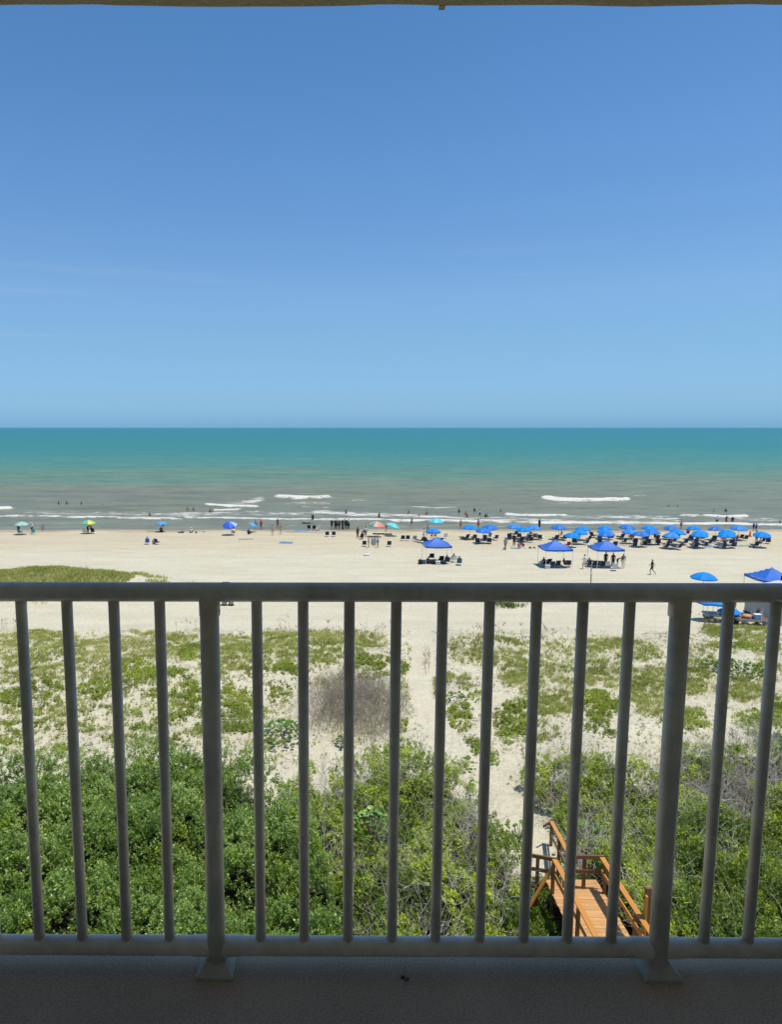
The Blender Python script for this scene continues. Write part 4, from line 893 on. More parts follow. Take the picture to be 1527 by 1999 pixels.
# ------------------------------------------------------------ beach furniture
def umb_meshes(Rr, hh, drop, tilt=0):
    """eight scalloped panels with a small vent"""
    pans = []
    for k in range(8):
        bm = bmesh.new(); rows = []
        for i in range(5):
            t = i / 4; row = []
            for j in range(4):
                a = 2 * math.pi * (k + j / 3) / 8; sag = 1 - .045 * math.sin(math.pi * j / 3) * t
                r_ = Rr * t * sag * math.cos(math.pi / 8) / math.cos(((j / 3) - .5) * math.pi / 4) if t else .0
                zz = hh - drop * (t ** 1.9) - .035 * math.sin(math.pi * j / 3) * t
                row.append(bm.verts.new((math.cos(a) * r_, math.sin(a) * r_, zz)))
            rows.append(row)
        for i in range(4):
            for j in range(3):
                try: bm.faces.new((rows[i][j], rows[i + 1][j], rows[i + 1][j + 1], rows[i][j + 1]))
                except Exception: pass
        # valance
        lo = [bm.verts.new(v.co + Vector((0, 0, -.09))) for v in rows[4]]
        for j in range(3): bm.faces.new((rows[4][j], lo[j], lo[j + 1], rows[4][j + 1]))
        bmesh.ops.remove_doubles(bm, verts=bm.verts, dist=1e-4)
        pans.append(bm_mesh('panel', bm))
    return pans
def join_meshes(mes):
    bm = bmesh.new()
    for m_ in mes: bm.from_mesh(m_)
    bmesh.ops.remove_doubles(bm, verts=bm.verts, dist=1e-4); return bm_mesh('canopy', bm)
PANS = umb_meshes(1.12, 2.12, .48); CANOPY = join_meshes(PANS)
bm = bmesh.new(); add_tube(bm, [(0, 0, -.1), (0, 0, 2.1)], .022, 8); POLE = bm_mesh('pole', bm, True)
bm = bmesh.new(); add_tube(bm, [(0, 0, 2.08), (0, 0, 2.17), (0, 0, 2.2)], [.03, .025, .008], 8); FIN = bm_mesh('finial', bm)
bm = bmesh.new()
for k in range(8):
    a = 2 * math.pi * k / 8; add_tube(bm, [(0, 0, 2.08), (math.cos(a) * .6, math.sin(a) * .6, 1.94), (math.cos(a) * 1.08, math.sin(a) * 1.08, 1.62)], .008, 4)
RIB = bm_mesh('ribs', bm)
def umbrella(pt, lab, mats=None, s=1.0, tilt=(0, 0), group=None, rz=None):
    root = empty('beach_umbrella', pt, rz if rz is not None else random.uniform(0, .7)); root.scale = (s, s, s); tag(root, lab, 'umbrella', group)
    root.rotation_euler.x = tilt[0]; root.rotation_euler.y = tilt[1]
    if mats is None or len(mats) == 1: mobj('canopy', CANOPY, mats[0] if mats else M_canblue, root)
    else:
        for k in range(8): mobj('panel', PANS[k], mats[k % len(mats)], root)
    mobj('pole', POLE, M_white, root); mobj('finial', FIN, M_white, root); mobj('ribs', RIB, M_white, root)
    return root

def chair_meshes(kind):
    """faces -y.  low beach chair or reclined lounger: seat, backrest, side frames"""
    if kind == 'low': sy0, sy1, sz0, sz1, bl, ba, wd = -.26, .22, .36, .28, .62, R(22), .54
    else: sy0, sy1, sz0, sz1, bl, ba, wd = -.95, .25, .34, .27, .85, R(38), .60
    def sheet(p0, p1, th, n=5, sag=.03):
        bm = bmesh.new(); top, bot = [], []
        p0, p1 = Vector(p0), Vector(p1); nn = (p1 - p0).cross(Vector((1, 0, 0))).normalized()
        for i in range(n + 1):
            t = i / n; c = p0.lerp(p1, t) + nn * sag * math.sin(math.pi * t)
            top.append([bm.verts.new(c + Vector((sx * wd / 2, 0, 0)) - nn * th / 2) for sx in (-1, 1)]); bot.append([bm.verts.new(c + Vector((sx * wd / 2, 0, 0)) + nn * th / 2) for sx in (-1, 1)])
        for i in range(n):
            bm.faces.new((top[i][0], top[i][1], top[i + 1][1], top[i + 1][0])); bm.faces.new((bot[i][0], bot[i + 1][0], bot[i + 1][1], bot[i][1]))
            for q in (0, 1): bm.faces.new((top[i][q], top[i + 1][q], bot[i + 1][q], bot[i][q]) if q == 0 else (top[i][q], bot[i][q], bot[i + 1][q], top[i + 1][q]))
        bm.faces.new((top[0][0], bot[0][0], bot[0][1], top[0][1])); bm.faces.new((top[-1][0], top[-1][1], bot[-1][1], bot[-1][0]))
        return bm
    seat = bm_mesh('seat', sheet((0, sy0, sz0), (0, sy1, sz1), .02))
    be = (0, sy1 + math.sin(ba) * bl, sz1 + math.cos(ba) * bl); back = bm_mesh('backrest', sheet((0, sy1, sz1), be, .02))
    fr = []
    for sx in (-1, 1):
        bm = bmesh.new(); x = sx * (wd / 2 + .02)
        add_tube(bm, [(x, sy0, sz0), (x, sy1, sz1), (x, be[1], be[2] + .02)], .014, 6)
        add_tube(bm, [(x, sy0 + .05, sz0), (x, sy1 + .1, .0)], .013, 6); add_tube(bm, [(x, sy0 + .02, 0), (x, sy1 + .03, sz1 + .22)], .013, 6)
        add_tube(bm, [(x, sy1 + .12, sz1 + .23), (x, sy1 - .42, sz1 + .24)], .022, 6)
        fr.append(bm_mesh('side_frame', bm))
    return seat, back, fr
CH = {k: chair_meshes(k) for k in ('low', 'lounge')}
def chair(pt, face, lab, fabric=None, frame_m=None, kind='low', group=None, s=1.0):
    se, ba, fr = CH[kind]; f = fabric or M_navy; g = frame_m or M_white
    root = empty('beach_chair' if kind == 'low' else 'lounge_chair', pt, R(face)); root.scale = (s, s, s); tag(root, lab, 'chair', group)
    mobj('seat', se, f, root); mobj('backrest', ba, f, root)
    for m_ in fr: mobj('side_frame', m_, g, root)
    return root
def tent(pt, wd, dp, lab, eave=2.0, peak=3.15, cloth=None, flaps=None, hv=.24):
    """pop-up canopy; pt = centre on the sand"""
    cl = cloth or M_tent; root = empty('canopy_tent', pt); tag(root, lab, 'canopy tent'); n = 10
    bm = bmesh.new(); g = {}
    for i in range(n + 1):
        for j in range(n + 1):
            u, v = 2 * i / n - 1, 2 * j / n - 1; m_ = max(abs(u), abs(v)); o_ = min(abs(u), abs(v))
            z = eave + hv + (peak - eave - hv) * ((1 - m_) ** 1.25) - .05 * (1 - (o_ / m_ if m_ else 1)) * m_ * .9
            g[i, j] = bm.verts.new((u * wd / 2, v * dp / 2, z))
    for i in range(n):
        for j in range(n): bm.faces.new((g[i, j], g[i + 1, j], g[i + 1, j + 1], g[i, j + 1]))
    mobj('roof', bm_mesh('roof', bm), cl, root)
    for (x0, y0, x1, y1) in ((-1, -1, 1, -1), (1, -1, 1, 1), (1, 1, -1, 1), (-1, 1, -1, -1)):
        bm = bmesh.new(); A = []; 
        for k in range(9):
            t = k / 8; x, y = (x0 + (x1 - x0) * t) * wd / 2 * 1.003, (y0 + (y1 - y0) * t) * dp / 2 * 1.003
            A.append((bm.verts.new((x, y, eave + hv - .05 * math.sin(math.pi * t) - .004)), bm.verts.new((x, y, eave - .03 * math.sin(math.pi * t)))))
        for a, b in zip(A[:-1], A[1:]): bm.faces.new((a[0], a[1], b[1], b[0]))
        mobj('valance', bm_mesh('valance', bm), cl, root)
    for sx in (-1, 1):
        for sy in (-1, 1):
            bm = bmesh.new(); add_tube(bm, [(sx * (wd / 2 - .03), sy * (dp / 2 - .03), -.03), (sx * (wd / 2 - .03), sy * (dp / 2 - .03), eave + hv - .03)], .024, 6); mobj('leg', bm_mesh('leg', bm), M_white, root)
    bm = bmesh.new()
    for sx, sy, tx, ty in ((-1, -1, 1, -1), (1, -1, 1, 1), (1, 1, -1, 1), (-1, 1, -1, -1)):
        a = Vector((sx * (wd / 2 - .05), sy * (dp / 2 - .05), 0)); b = Vector((tx * (wd / 2 - .05), ty * (dp / 2 - .05), 0)); m_ = (a + b) / 2
        add_tube(bm, [a + Vector((0, 0, eave + .1)), m_ + Vector((0, 0, eave - .12)), b + Vector((0, 0, eave + .1))], .012, 4); add_tube(bm, [m_ + Vector((0, 0, eave + .1)), Vector((0, 0, peak - .5))], .012, 4)
    mobj('truss', bm_mesh('truss', bm), M_grey, root)
    return root
def towel(pt, L, Wd, rz, col, lab, col2=None):
    bm = bmesh.new(); g = {}; n = 9
    for i in range(n + 1):
        for j in range(6):
            x, y = (i / n - .5) * L, (j / 5 - .5) * Wd
            g[i, j] = bm.verts.new((x + .03 * math.sin(j * 2.1), y + .03 * math.sin(i * 1.7), .03 + .03 * random.random() + ground(pt.x + x, pt.y + y) - pt.z))
    for i in range(n):
        for j in range(5): bm.faces.new((g[i, j], g[i + 1, j], g[i + 1, j + 1], g[i, j + 1]))
    bmesh.ops.solidify(bm, geom=bm.faces[:], thickness=.012)
    return tag(mobj('towel', bm_mesh('towel', bm), cmat(col, .9, 'towel'), None, pt, (0, 0, rz)), lab, 'towel')
def bag(pt, s, col, lab, cat='bag', nm='beach_bag'):
    bm = bmesh.new(); bmesh.ops.create_uvsphere(bm, u_segments=10, v_segments=7, radius=.5)
    for v in bm.verts:
        k = 1 + .18 * math.sin(v.co.x * 9 + s[0] * 40) + .1 * random.random(); v.co = Vector((v.co.x * s[0] * k, v.co.y * s[1] * k, max(v.co.z, -.38) * s[2] + s[2] * .38))
    root = tag(mobj(nm, bm_mesh(nm, bm, True), cmat(col, .8, 'bag'), None, pt), lab, cat)
    bm = bmesh.new(); add_tube(bm, [(-s[0] * .2, 0, s[2] * .75), (-s[0] * .1, 0, s[2] * 1.12), (s[0] * .1, 0, s[2] * 1.12), (s[0] * .2, 0, s[2] * .75)], .012, 5); mobj('handle', bm_mesh('handle', bm), M_dark, root)
    return root
def cooler(pt, col, lab, rz=0):
    root = empty('cooler', pt, rz); tag(root, lab, 'cooler')
    bm = bmesh.new(); add_box(bm, (0, 0, .17), (.55, .34, .34), None, .03); mobj('tub', bm_mesh('tub', bm), cmat(col, .5, 'plastic'), root)
    bm = bmesh.new(); add_box(bm, (0, 0, .375), (.58, .37, .06), None, .02); mobj('lid', bm_mesh('lid', bm), cmat(WH, .5, 'plastic'), root)
    bm = bmesh.new(); add_tube(bm, [(-.3, 0, .3), (-.3, 0, .47), (.3, 0, .47), (.3, 0, .3)], .012, 5); mobj('handle', bm_mesh('handle', bm), cmat(WH, .5, 'plastic'), root)

# ---- the rental rows of blue umbrellas, canopy centres read off the photo
def ordinal(i): return ['first', 'second', 'third', 'fourth', 'fifth', 'sixth', 'seventh', 'eighth', 'ninth', 'tenth', 'eleventh', 'twelfth', 'thirteenth', 'fourteenth'][i]
ROWS = {'back row': [(917, 1029), (957, 1029), (1004.6, 1027.6), (1041.4, 1029), (1091.4, 1029.2), (1138, 1030.2), (1182.5, 1028.9), (1223.9, 1028.2), (1267.6, 1029), (1311.2, 1029), (1356.5, 1029.8), (1399.4, 1030.7), (1443, 1030.7)],
        'middle row': [(845.3, 1035.4), (943.2, 1035.3), (1024.3, 1033), (1132, 1037), (1181.3, 1036.7), (1230.7, 1036), (1274.5, 1037.8), (1322.4, 1038.2), (1369.3, 1037.7), (1420.9, 1038.5)],
        'landward row': [(1117.2, 1042.3), (1186.8, 1042), (1252, 1042), (1310.7, 1044.7), (1365.4, 1043.3), (1420.5, 1044), (1487.8, 1042.4)]}
N_LOW = 0
for rn, lst in ROWS.items():
    for i, (cx, cy) in enumerate(lst):
        # canopy centre sits about 1.85 m above the sand
        g = 0.0
        for _ in range(4): q = P(cx, cy, g + 1.86); g = ground(q.x, q.y)
        q.z = g; umbrella(q, f'bright blue beach umbrella, {ordinal(i)} from the left in the {rn}', random.choice([None, None, [M_faded], [M_deep]]) if True else None, random.uniform(.96, 1.05), (random.gauss(0, .05), random.gauss(0, .05)), group='blue rental umbrellas on the beach')
        for sd, side in ((-1, 'left'), (1, 'right')):
            if random.random() < .12 and rn != 'back row': continue
            kind = 'lounge' if random.random() < .6 else 'low'
            fb = M_navy if random.random() < .82 else cmat((.03, .05, .14), .8, 'fabric')
            if rn == 'landward row' and i == 0: fb = cmat((.30, .03, .02), .8, 'fabric'); kind = 'low'
            x = q.x + sd * random.uniform(.62, .95); y = q.y + random.uniform(-.9, .1)
            chair(Vector((x, y, ground(x, y))), 180 + random.uniform(-25, 25), f'{"red" if fb != M_navy and rn == "landward row" and i == 0 else "dark blue"} {"reclining lounge" if kind == "lounge" else "low beach"} chair {side} of the pole, {ordinal(i)} umbrella, {rn}', fb, M_white if random.random() < .6 else M_pole, kind, 'chairs under the rental umbrellas')

# ---- the other umbrellas
c_ = lambda r, g, b: cmat((r, g, b), .6, 'umbrella_cloth')
umbrella(G(42.5, 1044), 'pale mint green beach umbrella at the far left of the beach', [c_(.30, .52, .42)], .95)
umbrella(G(173, 1042), 'rainbow striped beach umbrella left of the waterline', [c_(.45, .03, .28), c_(.55, .05, .15), c_(.25, .08, .5), c_(.05, .35, .65), c_(.03, .55, .6), c_(.1, .5, .2), c_(.65, .6, .06), c_(.3, .6, .1)], 1.0, rz=.2)
umbrella(G(315.6, 1039), 'small light blue beach umbrella near the water on the left', [c_(.07, .30, .62)], .82)
umbrella(G(452, 1044), 'tilted royal blue beach umbrella with one pale panel, left part of the beach', [c_(.03, .12, .66)] * 7 + [c_(.35, .5, .8)], 1.05, (.35, -.1))
umbrella(G(487, 1039), 'small sky blue umbrella leaning on the sand', [c_(.07, .33, .62)], .75, (.1, .45))
umbrella(G(733, 1048), 'coral and teal striped beach umbrella with a patterned top', [c_(.72, .22, .13), c_(.05, .38, .36), c_(.72, .34, .24)], 1.12, (.15, .05), rz=.3)
umbrella(G(760, 1047), 'turquoise beach umbrella leaning beside the coral striped one', [c_(.10, .58, .56)], 1.0, (.15, .3))
umbrella(G(851.3, 1041), 'large light blue umbrella with a white vent behind the dark blue ones', [c_(.08, .52, .68), c_(.12, .6, .72)], 1.1)
q = P(1375, 1128, 1.86); q.z = ground(q.x, q.y); umbrella(q, 'single blue beach umbrella close to the dunes just above the railing', None, 1.08)

# ---- canopy tents
def tent_at(xl, xr, yf, lab, **k):
    a, b = G(xl, yf), G(xr, yf); wd = (b - a).length; wd = 3.05
    c = (a + b) / 2; c.y += 1.5; c.z = ground(c.x, c.y); return c, tent(c, wd + .05, 3.0, lab, **k)
T1, _ = tent_at(831.7, 881.7, 1102, 'royal blue pop-up canopy tent, leftmost of the three on the open sand')
T2, _ = tent_at(1064.7, 1119, 1110.5, 'royal blue pop-up canopy tent, middle one of the three on the open sand')
T3, _ = tent_at(1164.8, 1220, 1111, 'royal blue pop-up canopy tent with people standing in its shade, right of the other two')
q = P(1508, 1107, 3.2); q.z = ground(q.x, q.y); T4 = q; tent(q, 3.1, 3.1, 'royal blue pop-up canopy tent at the right edge partly hidden by the railing')

# ---- explicit chairs, people, towels, bags: (px, py) of the point that touches the sand
CHR = [((150 / 3.8175, 1043), 160, 'turquoise', 'turquoise beach chair under the mint umbrella', (.05, .38, .40)), ((64.5, 1043), 200, 'turquoise', 'turquoise beach chair right of the mint umbrella', (.05, .38, .40)),
       ((166, 1042.5), 170, '', 'pale beach chair on the left under the rainbow umbrella', (.5, .5, .52)), ((181, 1042), 190, '', 'dark beach chair on the right under the rainbow umbrella', K),
       ((287, 1063), 200, '', 'blue beach chair of the pair sitting landward of the light blue umbrella', (.04, .12, .45)), ((308, 1063), 150, '', 'black beach chair standing right of the seated pair', K),
       ((604, 1035), 170, '', 'left dark chair beside the white one near the water', K), ((613, 1035.5), 185, '', 'right dark chair beside the white one near the water', K), ((621, 1036), 200, '', 'white beach chair near the water', WH),
       ((638.8, 1048), 180, '', 'left one of two empty navy chairs side by side on open sand', None), ((651.6, 1048), 178, '', 'right one of two empty navy chairs side by side on open sand', None),
       ((711.4, 1067), 178, '', 'navy beach chair left of the couple holding a towel', None), ((759.6, 1067.5), 180, '', 'lone navy beach chair right of the couple holding a towel', None), ((705, 1053), 200, '', 'dark folding chair behind the couple', K),
       ((786.2, 1056), 180, '', 'leftmost navy chair in the row left of the first blue umbrella', None), ((796.3, 1056), 176, '', 'second navy chair from the left in the row left of the first blue umbrella', None), ((808.9, 1056.5), 185, '', 'third navy chair from the left draped with a towel', (.35, .4, .5)), ((820.7, 1059.5), 215, '', 'black reclining chair with a white towel left of the first blue umbrella', K),
       ((868.6, 1052), 190, '', 'white draped beach chair right of the first blue umbrella', (.6, .65, .72)), ((842.4, 1093), 180, '', 'navy chair at the back left under the leftmost tent', None), ((860.8, 1098), 185, '', 'navy chair in the middle under the leftmost tent', None), ((873, 1101), 178, '', 'navy chair with a towel under the leftmost tent', None),
       ((896.5, 1103.5), 175, '', 'round green and blue chair outside the leftmost tent', (.03, .12, .16)), ((885, 1098), 200, '', 'white chair at the right leg of the leftmost tent', WH),
       ((1060, 1106), 205, '', 'navy chair at the left leg of the middle tent', None), ((1077.2, 1109), 180, '', 'navy chair left of centre under the middle tent', None), ((1088, 1107.5), 182, '', 'navy chair at the centre of the middle tent', None), ((1110, 1107), 165, '', 'navy chair at the right under the middle tent', None), ((1070, 1104), 190, '', 'black chair behind the others under the middle tent', K),
       ((1149, 1107), 195, '', 'navy chair outside the left leg of the tent with standing people', None), ((1160, 1107.5), 180, '', 'navy chair at the left leg of the tent with standing people', None), ((1169.4, 1108), 182, '', 'navy chair under the tent with standing people', None), ((1184, 1109), 180, '', 'chair with a white towel under the tent with standing people', (.5, .5, .55)), ((1199, 1114), 176, '', 'pale blue chair in front of the tent with standing people', (.5, .58, .72)), ((1176, 1109), 170, '', 'black chair in the shade of the tent with standing people', K),
       ((1159, 1050), 130, '', 'dark lounger on the open sand between the umbrella groups', K), ((1446.2, 1054), 180, '', 'black chair with armrests near the thirteenth umbrella', K), ((1338, 1063), 176, '', 'navy chair in front of the fourth landward umbrella', None), ((1500.4, 1062), 150, '', 'navy chair beside the rightmost umbrella', None), ((1004, 1047), 200, '', 'black lounger left of the white loungers', K), ((1029, 1052), 190, '', 'white lounger between the third and fourth umbrellas', WH), ((1052, 1053), 130, '', 'white striped sling chair right of the white lounger', WH), ((1046, 1053), 135, '', 'tan sling chair beside the striped one', (.4, .25, .15))]
for (px_, py_), fc, _c, lab, col in CHR:
    chair(G(px_, py_), fc, lab, cmat(col, .8, 'fabric') if col else M_navy, None, 'lounge' if 'loung' in lab or 'reclin' in lab else 'low')

A = {}
def ppl(px_, py_, pn, face, sk, wear, lab, **k):
    q = G(px_, py_)
    if k.pop('sea', False): q = W(px_, py_)
    return person(q, pn, face, sk, wear, lab, **k)
# on the sand and in the shallows
ppl(36, 1042, 'stand', 200, 't', dict(shorts=NV, shirt=K), 'person in dark clothes standing behind the mint umbrella')
ppl(62, 1042, 'hips', 170, 't', dict(shorts=K, shirt=WH), 'person in white shirt and black shorts right of the mint umbrella', hat=WH)
ppl(171, 1040.5, 'bend', 60, 'b', dict(trousers=K, shirt=K), 'person in black bending under the rainbow umbrella')
ppl(178.5, 1041, 'chair', 180, 'b', dict(shorts=K, shirt=NV), 'person seated under the right side of the rainbow umbrella')
ppl(292.3, 1016.8, 'stand', 180, 't', dict(shorts=(.1, .1, .05)), 'person wading alone in the wash left of centre')
ppl(318, 1034, 'stand', 200, 't', dict(shorts=RD), 'person standing behind the small light blue umbrella')
ppl(314, 1039, 'floor', 180, 'b', dict(shorts=K, shirt=K), 'person sitting in the shade of the small light blue umbrella')
ppl(287, 1062.5, 'chair', 200, 'b', dict(shirt=(.25, .3, .5), shorts=NV), 'left one of two people seated facing the sea')
ppl(300, 1063, 'floor', 180, 't', dict(shirt=GY, shorts=GY), 'right one of two people seated facing the sea, in grey')
ppl(373, 1041, 'floor', 190, 'b', dict(shirt=WH, trousers=K), 'person sitting in a wide white sun hat', hat=WH)
ppl(456, 1041, 'floor', 210, 't', dict(shirt=WH, shorts=K), 'person crouched under the tilted royal blue umbrella')
ppl(485.3, 1043.5, 'floor', 150, 'd', dict(shirt=K, trousers=K), 'person in black sitting right of the royal blue umbrella')
ppl(499, 1035, 'stand', 180, 'r', dict(shirt=PK, shorts=K), 'person in pink standing by the small leaning umbrella')
ppl(509.7, 1035, 'stand', 10, 'b', dict(shorts=RD, top=RD), 'person in red swimwear right of the leaning umbrella')
ppl(531.7, 1046.5, 'stand', 180, 'p', dict(brief=(.5, .3, .25), top=(.5, .3, .25)), 'pale person in pinkish swimwear walking on open sand')
ppl(542, 1031.5, 'stand', 180, 'b', dict(shorts=GY), 'person in grey shorts standing at the water edge')
ppl(548, 1043, 'walk', 190, 't', dict(brief=YL, top=YL), 'person in yellow swimwear right of the pale one')
ppl(610.5, 1022, 'stand', 180, 'd', dict(shorts=K, shirt=K), 'person in black standing in the wash above the white chair')
grp = [(647.7, 'b', dict(shirt=K, shorts=K)), (654.5, 'd', dict(shirt=K, trousers=K)), (658.3, 'b', dict(shorts=K)), (662.6, 'd', dict(shirt=(.25, .05, .05), shorts=K)), (668.7, 'd', dict(shirt=K, trousers=K)), (673.4, 'b', dict(shirt=GY, shorts=K)), (676.8, 'd', dict(shirt=K, shorts=K)), (680.8, 'b', dict(shirt=WH, trousers=K))]
gl = ['leftmost person of the dark clothed group at the water, a little apart', 'second person from the left in the dark clothed group, in long trousers', 'shirtless person in the dark clothed group', 'person in a dark red shirt in the dark clothed group', 'person in black at the centre of the group at the water', 'person in grey shirt right of centre in the group at the water', 'person in black shirt beside the one in white in the group', 'person in a white shirt at the right end of the dark clothed group']
for (px_, sk, we), lb in zip(grp, gl): ppl(px_, 1033 + random.uniform(-1, 2), random.choice(['stand', 'hips', 'stand']), random.uniform(120, 240), sk, we, lb)
ppl(698.3, 1051, 'stand', 200, 'b', dict(shirt=(.12, .02, .03), trousers=K), 'person in dark red behind the couple with the towel')
ppl(707, 1052, 'bend', 120, 'd', dict(shirt=K, shorts=GY), 'person bending over a dark chair behind the couple')
ppl(714, 1050, 'stand', 170, 'b', dict(shirt=WH, shorts=GY), 'person in a white shirt just left of the coral umbrella')
ppl(719.7, 1070, 'reach', 90 + 160, 't', dict(brief=(.3, .15, .08)), 'tanned person holding the left end of a white towel')
ppl(737.6, 1069.5, 'reach', 60, 't', dict(shorts=(.1, .12, .25)), 'tanned person holding the right end of a white towel')
ppl(733, 1067, 'stand', 180, 't', dict(shirt=(.4, .45, .6), shorts=GY), 'child in pale blue standing between the couple', s=.72)
ppl(740.2, 1018.5, 'stand', 180, 'b', dict(shorts=K), 'person in the wash just above the coral umbrella')
ppl(754.6, 1004.8, 'walk', 90, 'd', dict(shirt=K, trousers=K), 'person in a black wetsuit in the white water')
ppl(754, 1038, 'bend', 150, 't', dict(shorts=RD), 'person leaning under the turquoise umbrella')
ppl(797.9, 1012, 'stand', 180, 'r', dict(brief=PK, top=PK), 'person in pink swimwear in the white water')
ppl(803.9, 1029, 'walk', 200, 't', dict(shorts=(.1, .16, .12), shirt=(.35, .3, .28)), 'person in green shorts stepping out of the water')
ppl(833.2, 1013.6, 'hips', 180, 't', dict(shorts=(.12, .14, .06)), 'person in olive shorts wading left of the light blue umbrella')
ppl(827.7, 1054.5, 'walk', 200, 't', dict(shirt=WH, trousers=(.5, .55, .62)), 'person in white walking left of the first blue umbrella')
ppl(835, 1045.5, 'stand', 180, 't', dict(shorts=(.25, .2, .15)), 'tanned person standing by the pole of the first blue umbrella')
ppl(843.5, 1051, 'chair', 180, 'r', dict(shorts=RD), 'left person seated under the first blue umbrella')
ppl(850.5, 1051, 'chair', 180, 'r', dict(shorts=NV), 'right person seated under the first blue umbrella')
ppl(899.6, 1034, 'hips', 180, 'r', dict(shorts=(.45, .08, .03)), 'sunburnt person with hands on hips left of the back row umbrellas')
ppl(934, 1033, 'stand', 180, 'r', dict(shorts=(.35, .06, .04)), 'sunburnt person between the first two back row umbrellas')
ppl(1053.4, 1033, 'stand', 120, 'd', dict(shirt=NV, trousers=NV), 'person in navy carrying a small white bundle at the water edge')
ppl(986.9, 1074.5, 'walk', 340, 'b', dict(shirt=(.3, .3, .33), shorts=GY, ), 'person in grey walking with a backpack on open sand')
ppl(1003.9, 1066.5, 'stand', 180, 'b', dict(shirt=K, trousers=K), 'person in black standing beside bags on open sand')
ppl(1013.6, 1069.5, 'floor', 100, 'r', dict(shirt=PK, shorts=PK), 'person in pink sitting on a towel beside the bags')
ppl(896.6, 1103, 'chair', 175, 'b', dict(shirt=(.1, .2, .08), shorts=NV), 'person with green top seated outside the leftmost tent')
ppl(885, 1097.5, 'chair', 200, 'b', dict(shirt=(.12, .12, .14), shorts=K), 'person in dark grey seated at the right leg of the leftmost tent')
ppl(872.5, 1100.5, 'chair', 178, 'b', dict(shirt=(.25, .28, .4), shorts=NV), 'person with long dark hair seated under the leftmost tent')
ppl(836, 1100.5, 'floor', 120, 'r', dict(shirt=(.2, .05, .06), shorts=K), 'person in dark red sitting under the left side of the leftmost tent')
ppl(1060, 1105.5, 'chair', 205, 'b', dict(shirt=(.1, .15, .3), shorts=K), 'person seated at the left leg of the middle tent')
ppl(1103, 1108, 'chair', 120, 'b', dict(shirt=(.1, .07, .05), shorts=K), 'person leaning forward at the right under the middle tent')
ppl(1141, 1111, 'walk', 250, 't', dict(shirt=WH, shorts=WH), 'person in white left of the tent with standing people')
ppl(1149, 1106.5, 'chair', 195, 'b', dict(shirt=NV, shorts=K), 'person seated in a navy chair outside the tent with standing people')
ppl(1182.7, 1106, 'stand', 185, 'b', dict(shirt=K, trousers=K), 'leftmost person in black standing under the tent')
ppl(1197, 1108, 'stand', 170, 'b', dict(shirt=(.06, .03, .03), trousers=K), 'person in dark brown standing at the centre of the tent')
ppl(1205.5, 1108, 'bend', 60, 'r', dict(shorts=K), 'shirtless person bending under the right side of the tent')
ppl(1217, 1110, 'stand', 175, 't', dict(shorts=WH, shirt=(.06, .05, .05)), 'person in white shorts at the right leg of the tent')
ppl(1273, 1122.5, 'walk', 250, 'b', dict(shirt=K, shorts=K), 'person in black walking alone across the open sand')
ppl(1330.3, 1034.5, 'hips', 180, 't', dict(shorts=(.2, .12, .08)), 'shirtless person standing behind the tenth back row umbrella')
ppl(1344, 1042, 'floor', 150, 't', dict(shirt=RD, shorts=K), 'person in red sitting between the back row umbrellas')
ppl(1477.7, 1058.5, 'stand', 180, 'b', dict(shirt=(.3, .35, .5), trousers=NV), 'person in a pale blue shirt left of the rightmost umbrella')
ppl(1435, 1060, 'bend', 100, 'p', dict(shorts=PK), 'pale person crouching right of the sixth landward umbrella')
ppl(1285, 1063, 'floor', 80, 'r', dict(shorts=PK), 'sunburnt person sitting on the sand before the landward row')
ppl(1485.6, 1061.5, 'floor', 180, 't', dict(shirt=PK, shorts=K), 'person in pink sitting under the rightmost umbrella')
ppl(1491.7, 1061.5, 'chair', 180, 'b', dict(shirt=K, shorts=K), 'person in black seated under the rightmost umbrella')
ppl(1500.4, 1061.5, 'chair', 150, 'b', dict(shirt=NV, shorts=K), 'person seated right of the rightmost umbrella pole')
ppl(1472, 1037, 'stand', 180, 'b', dict(shirt=(.08, .12, .4), shorts=NV), 'left one of two people in blue at the water edge far right', s=.8)
ppl(1477, 1038, 'stand', 200, 'b', dict(shirt=(.08, .12, .4), shorts=NV), 'right one of two people in blue at the water edge far right', s=.8)
i_ = 0
for (px_, py_, pn, fc) in ((924, 1051, 'lie', 180), (1009, 1053, 'lie', 170), (1036, 1050, 'chair', 180), (1096, 1050, 'chair', 185), (1187, 1064, 'chair', 180), (1235, 1055, 'chair', 175), (1279, 1058, 'stand', 180), (1300, 1064, 'lie', 185), (1318, 1062, 'chair', 180), (1360, 1062, 'chair', 178), (1374, 1060, 'lie', 175), (1414, 1062, 'chair', 185), (1430, 1060, 'lie', 180), (903, 1051, 'lie', 200), (957, 1052, 'chair', 180), (1256, 1065, 'chair', 170)):
    cols = [K, NV, GY, WH, (.1, .3, .3), RD]; nm = ['black', 'navy', 'grey', 'white', 'teal', 'red']; cidx = i_ % 6
    where = ['leftmost back row umbrella', 'third back row umbrella', 'fourth back row umbrella', 'fifth back row umbrella', 'second landward umbrella', 'sixth middle row umbrella', 'seventh middle row umbrella', 'fourth landward umbrella, on the left', 'fourth landward umbrella, on the right', 'fifth landward umbrella, on the left', 'fifth landward umbrella, on the right', 'sixth landward umbrella, on the left', 'sixth landward umbrella, on the right', 'first back row umbrella, out on its left', 'second back row umbrella', 'third landward umbrella'][i_]
    ppl(px_, py_, pn, fc, 'tbrp'[i_ % 4], dict(shorts=cols[cidx]) if i_ % 2 else dict(shorts=K, shirt=cols[cidx]), f'person in {nm[cidx]} {dict(lie="lying", chair="seated", stand="standing")[pn]} by the {where}'); i_ += 1
